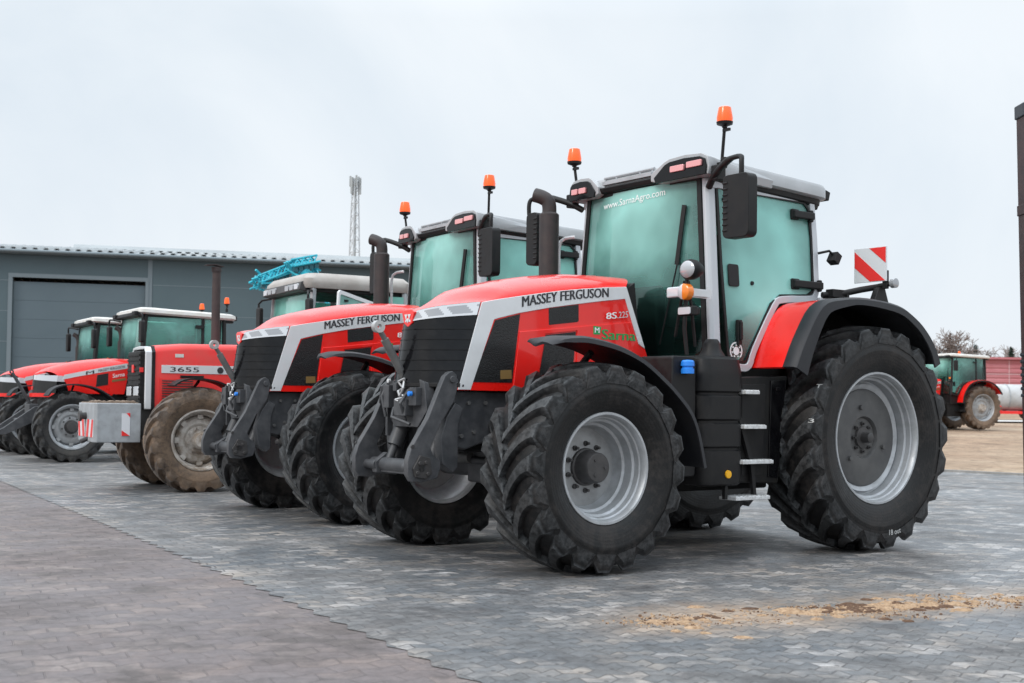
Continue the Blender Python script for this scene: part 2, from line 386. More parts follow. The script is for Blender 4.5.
def make_wheel(name, parent, loc, side, R, W, rr, n, h=.045, sweep=.34, tyre='tyre', style='front', lw=.034, clean=False):
    """wheel part = rim, with tyre, disc, hub and bolts as sub-parts; side = +1 left, -1 right"""
    s = side; yo = .77*W/2
    def Y(p): return [(y*s, r) for y, r in p]
    paint = 'rim_dirty' if tyre == 'tyre_muddy' and not clean else 'rim'; lite = 'rim_dirty' if paint == 'rim_dirty' else 'rim_light'
    if style == 'front': dep, dr = .245, rr*.73
    elif style == 'rear': dep, dr = .15, rr*.75
    else: dep, dr = .12, rr*.76
    b = MB()
    b.lathe(Y([(yo-.012, rr-.01), (yo+.006, rr+.016), (yo+.018, rr+.012), (yo+.018, rr-.004), (yo+.004, rr-.014), (yo-.03, rr-.020), (yo-.036, rr-.030), (yo-.075, rr-.036), (yo-.085, rr-.052), (yo-.15, rr-.062), (yo-.16, rr-.080),
                 (yo-dep+.02, rr-.088), (yo-dep, dr), (yo-dep-.015, dr), (yo-dep-.02, rr-.09), (-yo+.06, rr-.05), (-yo+.03, rr-.02), (-yo-.004, rr-.014), (-yo-.018, rr+.008), (-yo, rr+.014), (-yo+.02, rr-.008)]), 64)
    rim = b.build(name, paint, parent, smooth=30); rim.location = loc
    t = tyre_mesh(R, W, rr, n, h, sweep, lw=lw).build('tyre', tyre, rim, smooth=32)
    b = MB(); d0 = yo-dep
    if style == 'front':
        b.lathe(Y([(d0-.006, .0), (d0-.006, dr+.006), (d0+.004, dr+.004), (d0+.012, dr*.93), (d0+.03, dr*.6), (d0+.03, .02)]), 48)
        disc = b.build('disc', 'rim_light', rim, smooth=30)
        b = MB(); b.lathe(Y([(d0+.02, .135), (d0+.05, .132), (d0+.055, .118), (d0+.10, .112), (d0+.165, .106), (d0+.175, .098), (d0+.175, .0)]), 36)
        for k in range(3):
            a = 2*PI*k/3+.5; b.lathe(Y([(d0+.17, .012), (d0+.181, .012), (d0+.181, 0)]), 8, c=(.06*math.sin(a), 0, .06*math.cos(a)))
        for k in range(10):
            a = 2*PI*k/10; c = (.165*math.sin(a), 0, .165*math.cos(a))
            b.lathe(Y([(d0+.015, .019), (d0+.045, .019), (d0+.045, .011), (d0+.075, .011), (d0+.075, 0)]), 8, c=c)
        b.build('hub', 'hub', rim, bevel=.003, smooth=40)
    elif style == 'rear':
        b.lathe(Y([(d0-.006, .0), (d0-.006, dr+.012), (d0+.012, dr+.004), (d0+.022, dr*.96), (d0+.022, .18), (d0+.0, .165), (d0-.05, .155), (d0-.05, 0)]), 48)
        for k in range(3):
            a = 2*PI*k/3+.2; b.lathe(Y([(d0+.02, .022), (d0+.045, .020), (d0+.047, 0)]), 10, c=(.26*math.sin(a), 0, .26*math.cos(a)))
        disc = b.build('disc', 'rim_dark', rim, smooth=30)
        b = MB()
        b.lathe(Y([(d0-.055, .150), (d0-.03, .145), (d0-.028, .10), (d0+.015, .09), (d0+.018, .045), (d0+.09, .042), (d0+.095, .036), (d0+.095, 0)]), 36)
        for k in range(8):
            a = 2*PI*k/8; b.lathe(Y([(d0-.03, .017), (d0+.012, .017), (d0+.012, .009), (d0+.03, .009), (d0+.03, 0)]), 8, c=(.118*math.sin(a), 0, .118*math.cos(a)))
        b.build('hub', 'hub', rim, smooth=40)
    else:
        b.lathe(Y([(d0-.006, 0), (d0-.006, dr+.02), (d0+.01, dr+.008), (d0+.03, dr*.93), (d0+.035, dr*.75), (d0+.01, dr*.62), (d0+.035, dr*.5), (d0+.035, 0)]), 40)
        for k in range(8):
            a = 2*PI*k/8; b.box((dr*1.04*math.sin(a), s*(d0+.03), dr*1.04*math.cos(a)), (.07, .05, .05), Matrix.Rotation(a, 3, 'Y'))
        disc = b.build('disc', lite, rim, smooth=30)
        b = MB(); b.lathe(Y([(d0+.02, dr*.42), (d0+.07, dr*.40), (d0+.09, dr*.34), (d0+.15, dr*.30), (d0+.16, 0)]), 28)
        for k in range(8):
            a = 2*PI*k/8+.2; b.lathe(Y([(d0+.03, .015), (d0+.06, .015), (d0+.06, 0)]), 6, c=(dr*.55*math.sin(a), 0, dr*.55*math.cos(a)))
        b.build('hub', 'hub' if tyre != 'tyre_muddy' else 'rim_dirty', rim, smooth=40)
    return rim

def beacon(parent, foot, top, r=.062):
    b = MB(); b.tube([foot, (top[0], top[1], top[2]-.15)], .013, 8)
    b.tube([(top[0], top[1], foot[2]+.0), (top[0], top[1], foot[2]+.06)], .026, 8)
    b.lathe([(top[2]-.165, .02), (top[2]-.155, .022), (top[2]-.14, r), (top[2]-.12, r+.004), (top[2]-.118, 0)], 20, 'z', (top[0], top[1], 0))
    b.box((top[0], top[1]+.02, top[2]-.185), (.02, .07, .022))
    st = b.build('beacon_stalk', 'black', parent)
    b = MB(); b.lathe([(top[2]-.12, 0), (top[2]-.12, r), (top[2]-.09, r+.002), (top[2]-.03, r*.86), (top[2]-.006, r*.78), (top[2], r*.6), (top[2], 0)], 20, 'z', (top[0], top[1], 0))
    b.build('beacon_lens', 'orange', st)
    return st
# ------------------------------------------------------------------ the large red tractor (local: +x forward, +y left, z up, rear axle at x=0)
ZE = [(1.9,2.09),(2.14,2.087),(2.375,2.071),(2.82,2.018),(3.1,1.972),(3.38,1.922),(3.54,1.889),(3.75,1.835),(3.92,1.79)]
ZT = [(1.8,2.195),(2.3,2.197),(2.6,2.185),(2.9,2.148),(3.15,2.103),(3.4,2.040),(3.6,1.975),(3.75,1.915),(3.85,1.868),(3.92,1.825)]
def hood_y(x): return .44 - .026*(x-2.1)
def nose_x(y, z):
    xc = 3.895 + (1.81-z)*.146; xe = 3.535 + (1.885-z)*.31
    t = min(abs(y)/.405, 1.05); return xc - (xc-xe)*t**1.9
def top_z(x, t):
    ze, zt = interp(ZE, x), interp(ZT, x); return ze + (zt-ze)*(1-abs(t)**2.6)**.62
def hood_rear(z): return 1.962 + (z-1.6)*.42

def hood_front_z(y):          # where the bonnet top ends above the lamps
    t = min(abs(y)/.405, 1); return lerp(1.797, 1.890, t**.8)

def side_patch(poly, off, name, mat, parent, sg, deep=.012, bevel=0):
    b = MB(); b.prism(poly, 'y', lambda p: sg*(hood_y(p[0])+off), lambda p: sg*(hood_y(p[0])-deep))
    return b.build(name, mat, parent, bevel=bevel, smooth=0)

def make_big_tractor():
    T = empty('tractor', (0,0,0))
    # ---- bonnet
    ts = [-1,-.97,-.92,-.85,-.75,-.6,-.45,-.3,-.15,0,.15,.3,.45,.6,.75,.85,.92,.97,1]
    zs = [1.25,1.4,1.55,1.7,1.8,1.86]
    def rows(u):
        out = []
        def sidept(sg, z, f):
            xr = hood_rear(z); ze0 = None
            zz = z
            x = lerp(hood_rear(zz), nose_x(.405, zz), u)
            zt = interp(ZE, x); zz = lerp(1.25, zt-.004, (z-1.25)/(1.89-1.25))
            x = lerp(hood_rear(zz), nose_x(.405, zz), u)
            return (x, sg*hood_y(x), zz)
        for z in zs: out.append(sidept(-1, z, 0))
        for t in ts:
            xr = 2.165 - .15*(1-abs(t)**4)
            y1 = t*.404; xf = nose_x(y1, hood_front_z(y1)) + .006
            x = lerp(xr, xf, u); w = max(0, (u-.80)/.20); w = w*w*(3-2*w); out.append((x, t*hood_y(x), lerp(top_z(x, t), hood_front_z(y1)+.004, w)))
        for z in zs[::-1]: out.append(sidept(1, z, 0))
        return out
    b = MB(); b.loft([rows(u/26) for u in range(27)], False, False)
    # closing sheet at the back of the bonnet
    hood = b.build('hood', 'red', T, smooth=50, solid=0)
    b = MB(); b.prism([(1.99,1.30),(2.02,1.6),(2.17,2.05),(2.05,2.13),(1.95,1.3)], 'y', -.41, .41); b.build('hood_rear_cowl', 'black', hood)
    for sg in (1, -1):
        side_patch([(1.966,1.606),(2.165,2.088),(2.375,2.071),(2.6,2.046),(2.82,2.017),(3.1,1.971),(3.38,1.921),(3.532,1.889),(3.728,1.253),(3.62,1.253),(3.424,1.768),(3.39,1.779),(3.2,1.827),(2.92,1.882),(2.64,1.927),(2.4,1.963),(2.178,1.992),(2.037,1.643)], .006, 'silver_band', 'silver', hood, sg, bevel=.003)
        side_patch([(3.412,1.764),(3.19,1.822),(3.256,1.311),(3.603,1.309)], .003, 'side_grille', 'mesh', hood, sg)
        side_patch([(2.926,1.878),(2.641,1.923),(2.639,1.796),(2.655,1.787),(2.922,1.752)], .003, 'side_vent', 'mesh', hood, sg, bevel=.002)
        side_patch([(2.95,1.675),(2.665,1.712),(2.70,1.30),(3.03,1.27)], .003, 'side_vent', 'mesh', hood, sg)
        # lower red panel under the crease, standing a little proud
        side_patch([(3.195,1.690),(2.115,1.812),(2.036,1.638),(1.972,1.60),(1.95,1.52),(2.655,1.45),(2.655,1.715),(3.0,1.674),(3.08,1.25),(3.262,1.25)][:2]+[(2.04,1.645),(2.0,1.5),(2.66,1.43),(2.655,1.72),(2.96,1.682),(3.05,1.255),(3.25,1.255)], .009, 'lower_side_panel', 'red', hood, sg, bevel=.004)
        d = 1 if sg > 0 else -1
        x0, x1 = (3.176, 2.352) if sg > 0 else (2.352, 3.176)
        def fn(u, v, x0=x0, x1=x1, sg=sg):
            x = lerp(x0, x1, u); z = 1.873 + (3.176-x)*.150 + .012*math.sin(PI*(3.176-x)/.824) + v*lerp(.078, .07, (3.176-x)/.824)
            return (x, sg*(hood_y(x)+.0085), z)
        text('MASSEY FERGUSON', 'maker_lettering', 'lettering', hood, fn, .10)
        x0, x1 = (2.375, 2.27) if sg > 0 else (2.16, 2.265)
        def fn2(u, v, x0=x0, x1=x1, sg=sg):
            x = lerp(x0, x1, u); return (x, sg*(hood_y(x)+.012), 1.822+(2.375-x)*.115+v*.05)
        text('8S', 'model_number', 'white_letter', hood, fn2, .08)
        x0, x1 = (2.262, 2.155) if sg > 0 else (2.27, 2.375)
        text('.225', 'model_number', 'grey_letter', hood, lambda u, v, x0=x0, x1=x1, sg=sg: (lerp(x0,x1,u), sg*(hood_y(lerp(x0,x1,u))+.012), 1.822+(2.375-lerp(x0,x1,u))*.115+v*.05), .02)
        x0, x1 = (2.415, 2.075) if sg > 0 else (2.075, 2.34)
        text('Sarna', 'dealer_lettering', 'green_letter', hood, lambda u, v, x0=x0, x1=x1, sg=sg: (lerp(x0,x1,u), sg*(hood_y(lerp(x0,x1,u))+.012), 1.665+v*.078), .09)
        if sg > 0:
            b = MB(); b.prism([(2.50,1.70),(2.435,1.70),(2.425,1.76),(2.50,1.765)], 'y', lambda p: hood_y(p[0])+.012, lambda p: hood_y(p[0])+.008); b.build('dealer_emblem', 'green_letter', hood, smooth=0)
            text('M', 'dealer_lettering', 'white_letter', hood, lambda u, v: (lerp(2.49,2.445,u), hood_y(2.46)+.0145, 1.712+v*.042), .05)
            side_patch([(3.36,1.335),(3.26,1.34),(3.265,1.405),(3.362,1.40)], .006, 'brown_label', 'brass', hood, 1)
            side_patch([(3.695,1.275),(3.68,1.275),(3.68,1.29),(3.69,1.29)], .008, 'badge_dot', 'lettering', hood, 1)
    # front grille, lamps, nose badge
    def lampz(y, v):
        t = min(abs(y)/.40, 1); top = hood_front_z(y)+.006; low = lerp(1.742, 1.795, t); return lerp(low, top-.004, v)
    def gpt(u, v):
        y = lerp(-.403, .403, u); z = lerp(1.30, lampz(y, 0), v); return (nose_x(y, z)-.004, y, z)
    b = MB(); b.grid(gpt, 24, 8); g = b.build('front_grille', 'gloss_black', T, smooth=60)
    b = MB()      # fine blades on the mesh
    for k in range(5):
        z = 1.39 + k*.075
        b.strip([(nose_x(y, z)+.002, y, z) for y in (-.40,-.3,-.2,-.1,0,.1,.2,.3,.40)], .005, .004, (0,0,1))
    b.build('grille_bar', 'gloss_black', g)
    b = MB(); b.strip([(nose_x(y, 1.285)-.02, y, 1.285) for y in (-.40,-.3,-.2,-.1,0,.1,.2,.3,.40)], .03, .03, (0,0,1)); b.build('grille_sill', 'black', g, bevel=.004)
    for sg in (1, -1):
        def lp(u, v, sg=sg):
            y = sg*lerp(.015, .403, u); z = lampz(y, v)
            return (nose_x(y, z)+.006, y, z)
        b = MB(); b.grid(lp, 40, 6, lambda i, j: 0 if (j == 0 or j == 5 or (i + j*1.2) % 13 < 4) else 1)
        b.build('headlight', ['lens', 'lens_dark'], T, smooth=60)
    b = MB(); b.prism([(.085,1.815),(.05,1.835),(-.05,1.835),(-.085,1.815),(-.055,1.735),(0,1.705),(.055,1.735)], 'x', 3.84, 3.906)
    bd = b.build('nose_badge', 'red', T, bevel=.006)
    b = MB()
    for cy, cz, s in ((-.022,1.785,.02),(.022,1.785,.02),(0,1.755,.02)):
        b.prism([(cy-s,cz+s*.8),(cy+s,cz+s*.8),(cy,cz-s)], 'x', 3.906, 3.910)
    b.build('triangle_emblem', 'silver', bd, smooth=0)
    # ---- chassis under the bonnet
    b = MB()
    b.box((2.75,0,1.05), (1.7,.60,.5)); b.box((.75,0,.86), (2.4,.62,.62)); b.box((0,0,.95), (.8,.62,.7)); b.box((2.5,0,1.38), (1.1,.72,.2))
    b.tube([(0,-.72,.93),(0,.72,.93)], .17, 20); b.box((1.0,0,.55), (1.4,.5,.22))
    b.tube([(2.05,0,.6),(3.0,0,.66)], .05, 10)
    b.build('chassis', 'chassis', T, bevel=.02)
    b = MB(); b.prism([(3.73,1.245),(3.1,1.245),(2.7,1.14),(2.7,.98),(3.22,.98),(3.42,.88),(3.62,.82),(3.72,.84)], 'y', -.345, .345)
    b.box((3.70,0,.95), (.12,.5,.36)); b.build('front_carrier', 'grey_iron', T, bevel=.015)
    b = MB(); b.tube([(3.05,-.72,.73),(3.05,-.3,.70),(3.05,.3,.70),(3.05,.72,.73)], [.15,.12,.12,.15], 16); b.box((3.05,0,.70),(.34,.42,.3))
    b.tube([(3.22,-.66,.72),(3.22,.66,.72)], .03, 10)
    ax = b.build('front_axle', 'grey_iron', T, bevel=.02)
    for sg in (1, -1):
        b = MB(); b.tube([(3.24,sg*.12,.74),(3.24,sg*.45,.74)], .045, 12); b.tube([(3.24,sg*.45,.74),(3.22,sg*.64,.73)], .022, 10); b.build('steering_ram', 'link', ax)
        for k in range(3):
            b = MB(); b.tube(smooth_path([(3.40-.05*k,sg*.33,1.02-.04*k),(3.42-.05*k,sg*(.42+.03*k),.90),(3.33-.04*k,sg*(.46+.03*k),.80-.02*k),(3.20,sg*(.52+.02*k),.80)],4), .012, 8); b.build('hose', 'black', ax)
        b = MB()
        for x, z in ((3.45,1.16),(3.60,1.16),(3.30,1.08),(3.55,.95),(3.66,.92)): b.tube([(x,sg*.343,z),(x,sg*.362,z)], .016, 6)
        b.build('carrier_bolt', 'link', ax)
    # ---- wheels
    for sg in (1, -1):
        make_wheel('front_wheel', T, (3.05, sg*1.005, .719), sg, .742, .57, .376, 20, .046, .38, 'tyre', 'front', .035)
        make_wheel('rear_wheel', T, (.045, sg*.99, .908), sg, .950, .60, .540, 21, .052, .34, 'tyre', 'rear', .040)
    # ---- front mudguards
    FF = [(3.52,1.570),(3.44,1.607),(3.33,1.622),(3.19,1.617),(2.95,1.575),(2.72,1.492),(2.53,1.375),(2.38,1.262),(2.235,1.12),(2.15,.95),(2.085,.71)]
    for sg in (1, -1):
        path = smooth_path([(x, 0, z) for x, z in FF], 3); rings = []
        for i, p in enumerate(path):
            t = (path[min(i+1, len(path)-1)]-path[max(i-1, 0)]).normalized(); u = V((t.z, 0, -t.x)); u = u if u.dot(V((3.05,0,.74))-p) > 0 else -u
            q = []
            e = min(1, i/5); yi = lerp(1.02, .74, e); yo = lerp(1.20, 1.265, e)
            for y, d in ((yi,.016),(yi+.03,.0),((yi+yo)/2,-.012),(yo-.04,-.003),(yo,.014),(yo+.006,lerp(.016,.045,e)),(yo-.008,lerp(.016,.045,e)),(yo-.014,.022),((yi+yo)/2,.008),(yi,.024)):
                pp = p+u*d; q.append((pp.x, sg*y, pp.z))
            rings.append(q)
        b = MB(); b.loft(rings, True, True); fd = b.build('front_mudguard', 'fender', T, smooth=45)
        b = MB(); b.tube([(3.0,sg*.72,.85),(2.98,sg*.70,1.3),(2.98,sg*.98,1.53)], .025, 8); b.tube([(2.98,sg*.72,1.3),(2.55,sg*.85,1.34)], .02, 8)
        b.build('mudguard_stay', 'black', fd)
    # ---- front linkage: two cranked arms, cross tube, ram, valve block
    AL = [(3.80,1.375),(3.835,1.345),(3.875,1.262),(3.97,1.05),(4.108,.837),(4.135,.75),(4.132,.655),(4.10,.607),(4.012,.600),(3.885,.628),(3.86,.70),(3.866,.75),(3.93,.799),(3.947,.845),(3.858,1.021),(3.752,1.17),(3.716,1.30),(3.735,1.36),(3.77,1.385)]
    for sg in (1, -1):
        yo = .395
        b = MB(); b.prism(AL, 'y', sg*(yo), sg*(yo-.055))
        b.tube([(3.77,sg*(yo-.10),1.325),(3.77,sg*(yo+.012),1.325)], .026, 12); b.tube([(4.03,sg*(yo-.2),.70),(4.03,sg*(yo+.022),.70)], .035, 12)
        arm = b.build('linkage_arm', 'grey_iron', T, bevel=.006)
        b = MB(); b.prism([(4.10,.70),(4.045,.79),(3.96,.77),(3.945,.66),(3.99,.625),(4.08,.64)], 'y', sg*(yo+.003), sg*(yo+.022))
        for x, z in ((4.05,.735),(4.07,.67),(3.985,.66),(4.0,.74)): b.tube([(x,sg*(yo+.02),z),(x,sg*(yo+.036),z)], .014, 8)
        b.tube([(4.095,sg*(yo-.01),.85),(4.095,sg*(yo+.003),.85)], .016, 10, mi=0)
        b.build('arm_bracket', 'hub', arm, bevel=.003)
        # hook of the arm top and rear strut
        b = MB(); b.prism([(3.73,1.16),(3.80,1.06),(3.85,.90),(3.83,.72),(3.74,.66),(3.70,.70),(3.70,1.0),(3.66,1.12)], 'y', sg*(yo-.02), sg*(yo-.12))
        b.tube([(3.74,sg*(yo-.15),1.0),(3.86,sg*(yo-.15),.72)], .04, 12); b.build('arm_strut', 'grey_iron', arm, bevel=.008)
    b = MB(); b.tube([(3.97,-.39,.70),(3.97,.39,.70)], .052, 16); b.prism([(4.04,.64),(4.05,.72),(3.95,.79),(3.86,.74),(3.86,.62)], 'y', -.25, -.19); b.prism([(4.04,.64),(4.05,.72),(3.95,.79),(3.86,.74),(3.86,.62)], 'y', .19, .25)
    b.box((3.92,0,.655), (.16,.62,.025))
    b.build('linkage_cross_tube', 'grey_iron', T, bevel=.008)
    for sg in (1, -1):
        b = MB(); b.tube([(3.80,sg*.17,1.08),(3.90,sg*.17,.84)], .056, 16); b.tube([(3.90,sg*.17,.84),(3.95,sg*.17,.72)], .03, 12); b.build('lift_ram', 'grey_iron', T)
    b = MB(); b.prism([(-.24,1.30),(-.28,1.10),(-.16,.98),(.16,.98),(.28,1.10),(.24,1.30),(.12,1.345),(-.12,1.345)], 'x', 3.74, 3.82)
    b.box((3.85,-.17,1.2), (.09,.09,.17)); b.box((3.85,.02,1.12), (.08,.16,.12)); b.box((3.84,.16,1.2), (.06,.1,.13)); b.box((3.86,-.06,1.27), (.05,.05,.06))
    b.tube([(3.86,-.2,1.3),(3.9,-.21,1.2),(3.87,-.2,1.05)], .013, 8); b.tube([(3.86,.1,1.25),(3.92,.08,1.15),(3.85,.05,1.02)], .013, 8); b.tube([(3.86,-.1,1.12),(3.91,-.05,1.05),(3.86,.12,1.0)], .013, 8)
    b.tube([(3.80,-.3,1.1),(3.88,-.27,1.16),(3.88,-.24,1.28)], .012, 8); b.box((3.82,-.235,1.02), (.05,.03,.22))
    bmesh.ops.translate(b.bm, verts=b.bm.verts, vec=(.09,0,0)); vb = b.build('hitch_block', 'grey_iron', T, bevel=.006)
    b = MB(); b.lathe([(3.97,.0),(3.97,.018),(3.995,.018),(4.0,0)], 12, 'x', (0,.165,1.22)); b.build('coupling_cap', 'blue', vb)
    b = MB(); b.lathe([(3.91,.0),(3.91,.016),(3.93,.016),(3.935,0)], 12, 'x', (0,-.23,1.315)); b.build('coupling_cap', 'galv', vb)
    # top link standing up from the hitch
    b = MB(); b.tube([(3.90,0,1.27),(3.97,0,1.40)], .026, 12); b.tube([(3.96,0,1.385),(4.10,0,1.61)], .031, 14); b.tube([(4.09,0,1.60),(4.135,0,1.665)], .02, 12)
    b.tube([(4.02,-.035,1.49),(4.05,-.035,1.53)], .02, 8)
    tl = b.build('top_link', 'link', T)
    b = MB(); b.lathe([(-.022,.018),(-.022,.045),(.022,.045),(.022,.018),(-.022,.018)], 20, 'y', (4.155,0,1.70)); b.build('link_eye', 'steel', tl, smooth=30)
    b = MB()
    ch = [(3.97+.02*math.sin(t*3), .02+.05*math.cos(t*2.2), 1.33-.022*t) for t in range(9)]
    for i, (p, q) in enumerate(zip(ch, ch[1:])): b.tube([p, q], .008, 6)
    b.tube([(3.96,.05,1.32),(4.0,.1,1.26),(4.0,.06,1.2),(3.98,.0,1.24)], .009, 6)
    b.build('safety_chain', 'steel', tl)
    # ---- cab
    def cy(z): return .872 - .082*(z-1.5)             # cab side leans in
    def xs(z): return 1.575 + (2.95-z)*.025           # windscreen plane
    b = MB()
    for sg in (1, -1):
        b.loft([[(xs(z)+.03, sg*(cy(z)-.052), z), (xs(z)+.03, sg*(cy(z)-.02), z), (xs(z)+.005, sg*(cy(z)+.004), z), (xs(z)-.065, sg*(cy(z)+.004), z), (xs(z)-.065, sg*(cy(z)-.03), z)] for z in (1.50,1.9,2.3,2.7,2.98)])
        cp = [(.345,2.97),(.335,2.6),(.345,2.3),(.35,2.16),(.39,2.085),(.47,2.068),(.79,2.045),(.90,1.98),(1.165,1.62),(1.235,1.49),(1.33,1.465),(1.52,1.50)]
        path = smooth_path([(x, sg*(cy(z)-.005), z) for x, z in cp], 3)
        b.strip(path, .05, .062, (0,1,0))
        b.bar((.34,sg*.75,2.93),(1.60,sg*.745,2.93), .05,.06)
        b.strip([(.36,sg*.86,2.075),(.1,sg*.89,2.09),(-.12,sg*.90,2.085)], .05, .03, (0,1,0))
    b.bar((.33,-.74,2.93),(.33,.74,2.93), .05,.07)
    fr = b.build('cab_frame', 'frame', T, bevel=.008)
    b = MB()
    for sg in (1, -1):          # black rubber seals along pillars
        b.strip([(xs(z)+.034, sg*(cy(z)-.075), z) for z in (1.5,2.0,2.5,2.99)], .045, .012, (0,1,0))
        sp = [(1.50,2.90),(1.495,2.3),(1.47,1.56),(1.40,1.505),(1.275,1.515),(1.2,1.625),(.93,2.0),(.81,2.078),(.47,2.10),(.395,2.14),(.385,2.3),(.375,2.6),(.39,2.85),(.45,2.90),(1.50,2.915)]
        b.strip([(x, sg*(cy(z)+.006), z) for x, z in sp], .016, .024, (0,1,0))
    b.strip([(1.595,-.70,2.985),(1.595,.70,2.985)], .03,.05,(0,0,1))
    b.build('window_seal', 'black', fr)
    DG = [(1.495,2.90),(1.49,2.3),(1.465,1.57),(1.40,1.515),(1.285,1.525),(1.21,1.63),(.935,2.0),(.81,2.085),(.47,2.107),(.40,2.145),(.39,2.3),(.383,2.6),(.40,2.84),(.455,2.90)]
    for sg in (1, -1):
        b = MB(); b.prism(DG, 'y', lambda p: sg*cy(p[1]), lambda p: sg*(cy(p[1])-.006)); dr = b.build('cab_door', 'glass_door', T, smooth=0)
        b = MB(); b.box((1.345,sg*(cy(1.75)+.02),1.75), (.05,.035,.2)); b.box((1.345,sg*(cy(1.75)+.045),1.76), (.03,.02,.15)); b.build('door_handle', 'black', dr, bevel=.008)
        b = MB(); b.prism(rrect(1.30,1.42,2.12,2.30,.02), 'y', lambda p: sg*(cy(p[1])+.003), lambda p: sg*(cy(p[1])+.016)); b.build('lock_plate', 'black', dr, bevel=.004)
        b = MB()
        for x, z in ((1.14,2.16),(.89,2.0),(1.42,2.82)): b.lathe([(0,0),(0,.018),(.012,.016),(.014,0)] if sg > 0 else [(0,0),(0,.018),(-.012,.016),(-.014,0)], 12, 'y', (x, sg*cy(z), z))
        b.build('glass_fixing', 'black', dr)
        for (xa, xb, z) in ((.355,.615,2.785),(.30,.66,2.19)):
            b = MB(); b.box(((xa+xb)/2, sg*(cy(z)+.03), z), (xb-xa,.05,.062)); b.box((xb-.04, sg*(cy(z)+.012), z), (.09,.03,.09)); b.tube([(xa+.03,sg*(cy(z)+.03),z-.05),(xa+.03,sg*(cy(z)+.03),z+.05)], .022, 10); b.build('door_hinge', 'black', dr, bevel=.01)
    b = MB()      # round green-white sticker at the foot of the left door: ring and centre
    b.lathe([(0,.060),(0,.072),(.002,.072),(.002,.060),(0,.060)], 28, 'y', (1.37,cy(1.60)+.002,1.60)); b.lathe([(.002,.0),(.002,.034)], 20, 'y', (1.37,cy(1.60)+.002,1.60))
    for k in range(7): b.box((1.37+.047*math.sin(k*.9), cy(1.6)+.004, 1.60+.047*math.cos(k*.9)), (.014,.002,.012))
    b.build('round_sticker', 'white_letter', T)
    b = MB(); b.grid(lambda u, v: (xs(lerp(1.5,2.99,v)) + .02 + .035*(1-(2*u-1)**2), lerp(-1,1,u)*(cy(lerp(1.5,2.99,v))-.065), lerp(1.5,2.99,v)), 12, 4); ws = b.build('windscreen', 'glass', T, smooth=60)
    def urlp(u, v):
        y = lerp(-.47,.31,u); return (xs(2.87)+.024+.035*(1-(y/.7)**2), y, lerp(2.845,2.872,u)*0+2.845+.03*u+v*.075)
    text('www.SarnaAgro.com', 'web_address', 'faint_letter', ws, urlp, .01)
    b = MB(); b.tube([(xs(1.75)+.06,.30,1.66),(xs(2.3)+.07,.49,2.30)], .007, 6); b.bar((xs(2.3)+.068,.485,2.30),(xs(2.8)+.06,.545,2.78), .02,.035); b.build('wiper', 'black', ws)
    b = MB(); b.face([(.335,-.72,2.92),(.335,.72,2.92),(.33,.80,2.1),(.33,-.80,2.1)]); b.build('rear_window', 'glass', T, smooth=0)
    # inside
    b = MB(); b.prism([(1.50,1.0),(.32,1.0),(.32,2.05),(.80,2.02),(1.22,1.44),(1.50,1.44)], 'y', -.80, .80); b.build('cab_floor', 'chassis', T, bevel=.02)
    b = MB(); b.prism(rrect(-.26,.26,1.72,1.92,.07), 'x', .55, 1.05); b.prism(rrect(-.25,.25,1.86,2.55,.09), 'x', .50, .64); b.prism(rrect(-.13,.13,2.5,2.72,.06), 'x', .50, .60); b.box((.8,-.40,2.02), (.55,.12,.12)); b.build('driver_seat', 'interior', T, bevel=.03)
    b = MB(); b.tube([(1.42,.0,1.45),(1.30,0,1.98)], .07, 12); b.box((1.40,0,1.95), (.16,.36,.26))
    b.lathe([(-.016,.20),(0,.216),(.016,.20),(0,.184),(-.016,.20)], 28, 'z', (0,0,0))
    for v in b.bm.verts[-28*5:]: v.co = Matrix.Rotation(D(25), 3, 'Y').inverted() @ v.co + V((1.22,0,2.05))
    b.build('steering_wheel', 'interior', T)
    b = MB(); b.prism([(1.56,1.42),(1.575,2.12),(1.50,2.18),(1.34,1.9),(1.36,1.42)], 'y', -.40, .16); b.prism([(1.64,1.3),(1.62,1.58),(1.52,1.58),(1.52,1.3)], 'y', -.80, .80); b.build('dashboard', 'interior', T, bevel=.03)
    # roof
    b = MB(); ol = rrect(.165, 1.60, -.80, .80, .14, 6)
    def ring(z, k, dx=0): return [((x-.9)*k+.9+dx, y*k, z + .0) for x, y in ol]
    def sl(r): return [(x, y, z + (x-1.5)*.050) for x, y, z in r]
    b.loft([sl(ring(3.005,1.0)), sl(ring(3.02,1.035)), sl(ring(3.10,1.035)), sl(ring(3.128,1.015)), sl(ring(3.145,.93)), sl(ring(3.155,.6))])
    rf = b.build('roof', 'roofgrey', T, smooth=40)
    b = MB(); b.loft([sl(ring(2.945,.955)), sl(ring(2.965,.985)), sl(ring(3.006,.99))]); b.build('roof_underside', 'black', rf, smooth=40)
    b = MB(); b.prism([(1.52,2.995),(1.655,3.0),(1.675,3.045),(1.60,3.062),(1.52,3.06)], 'y', -.80, .80); b.build('roof_visor', 'black', rf, bevel=.012)
    for sg in (1, -1):          # lamp pods at the two front corners
        out = [(.20,3.07),(.36,3.150),(.42,3.168),(.60,3.176),(.78,3.162),(.845,3.13),(.865,3.05),(.85,2.985),(.3,2.985),(.2,3.01)]
        inn = [(.25,3.03),(.375,3.120),(.43,3.137),(.60,3.145),(.775,3.134),(.828,3.110),(.846,3.05),(.84,2.985),(.27,2.985)]
        sq = (lambda y: y) if sg > 0 else (lambda y: .84-(.84-y)*.58)
        out = [(sq(y), z-(0 if sg > 0 else .012)) for y, z in out]; inn = [(sq(y), z-(0 if sg > 0 else .012)) for y, z in inn]
        b = MB(); rings = []
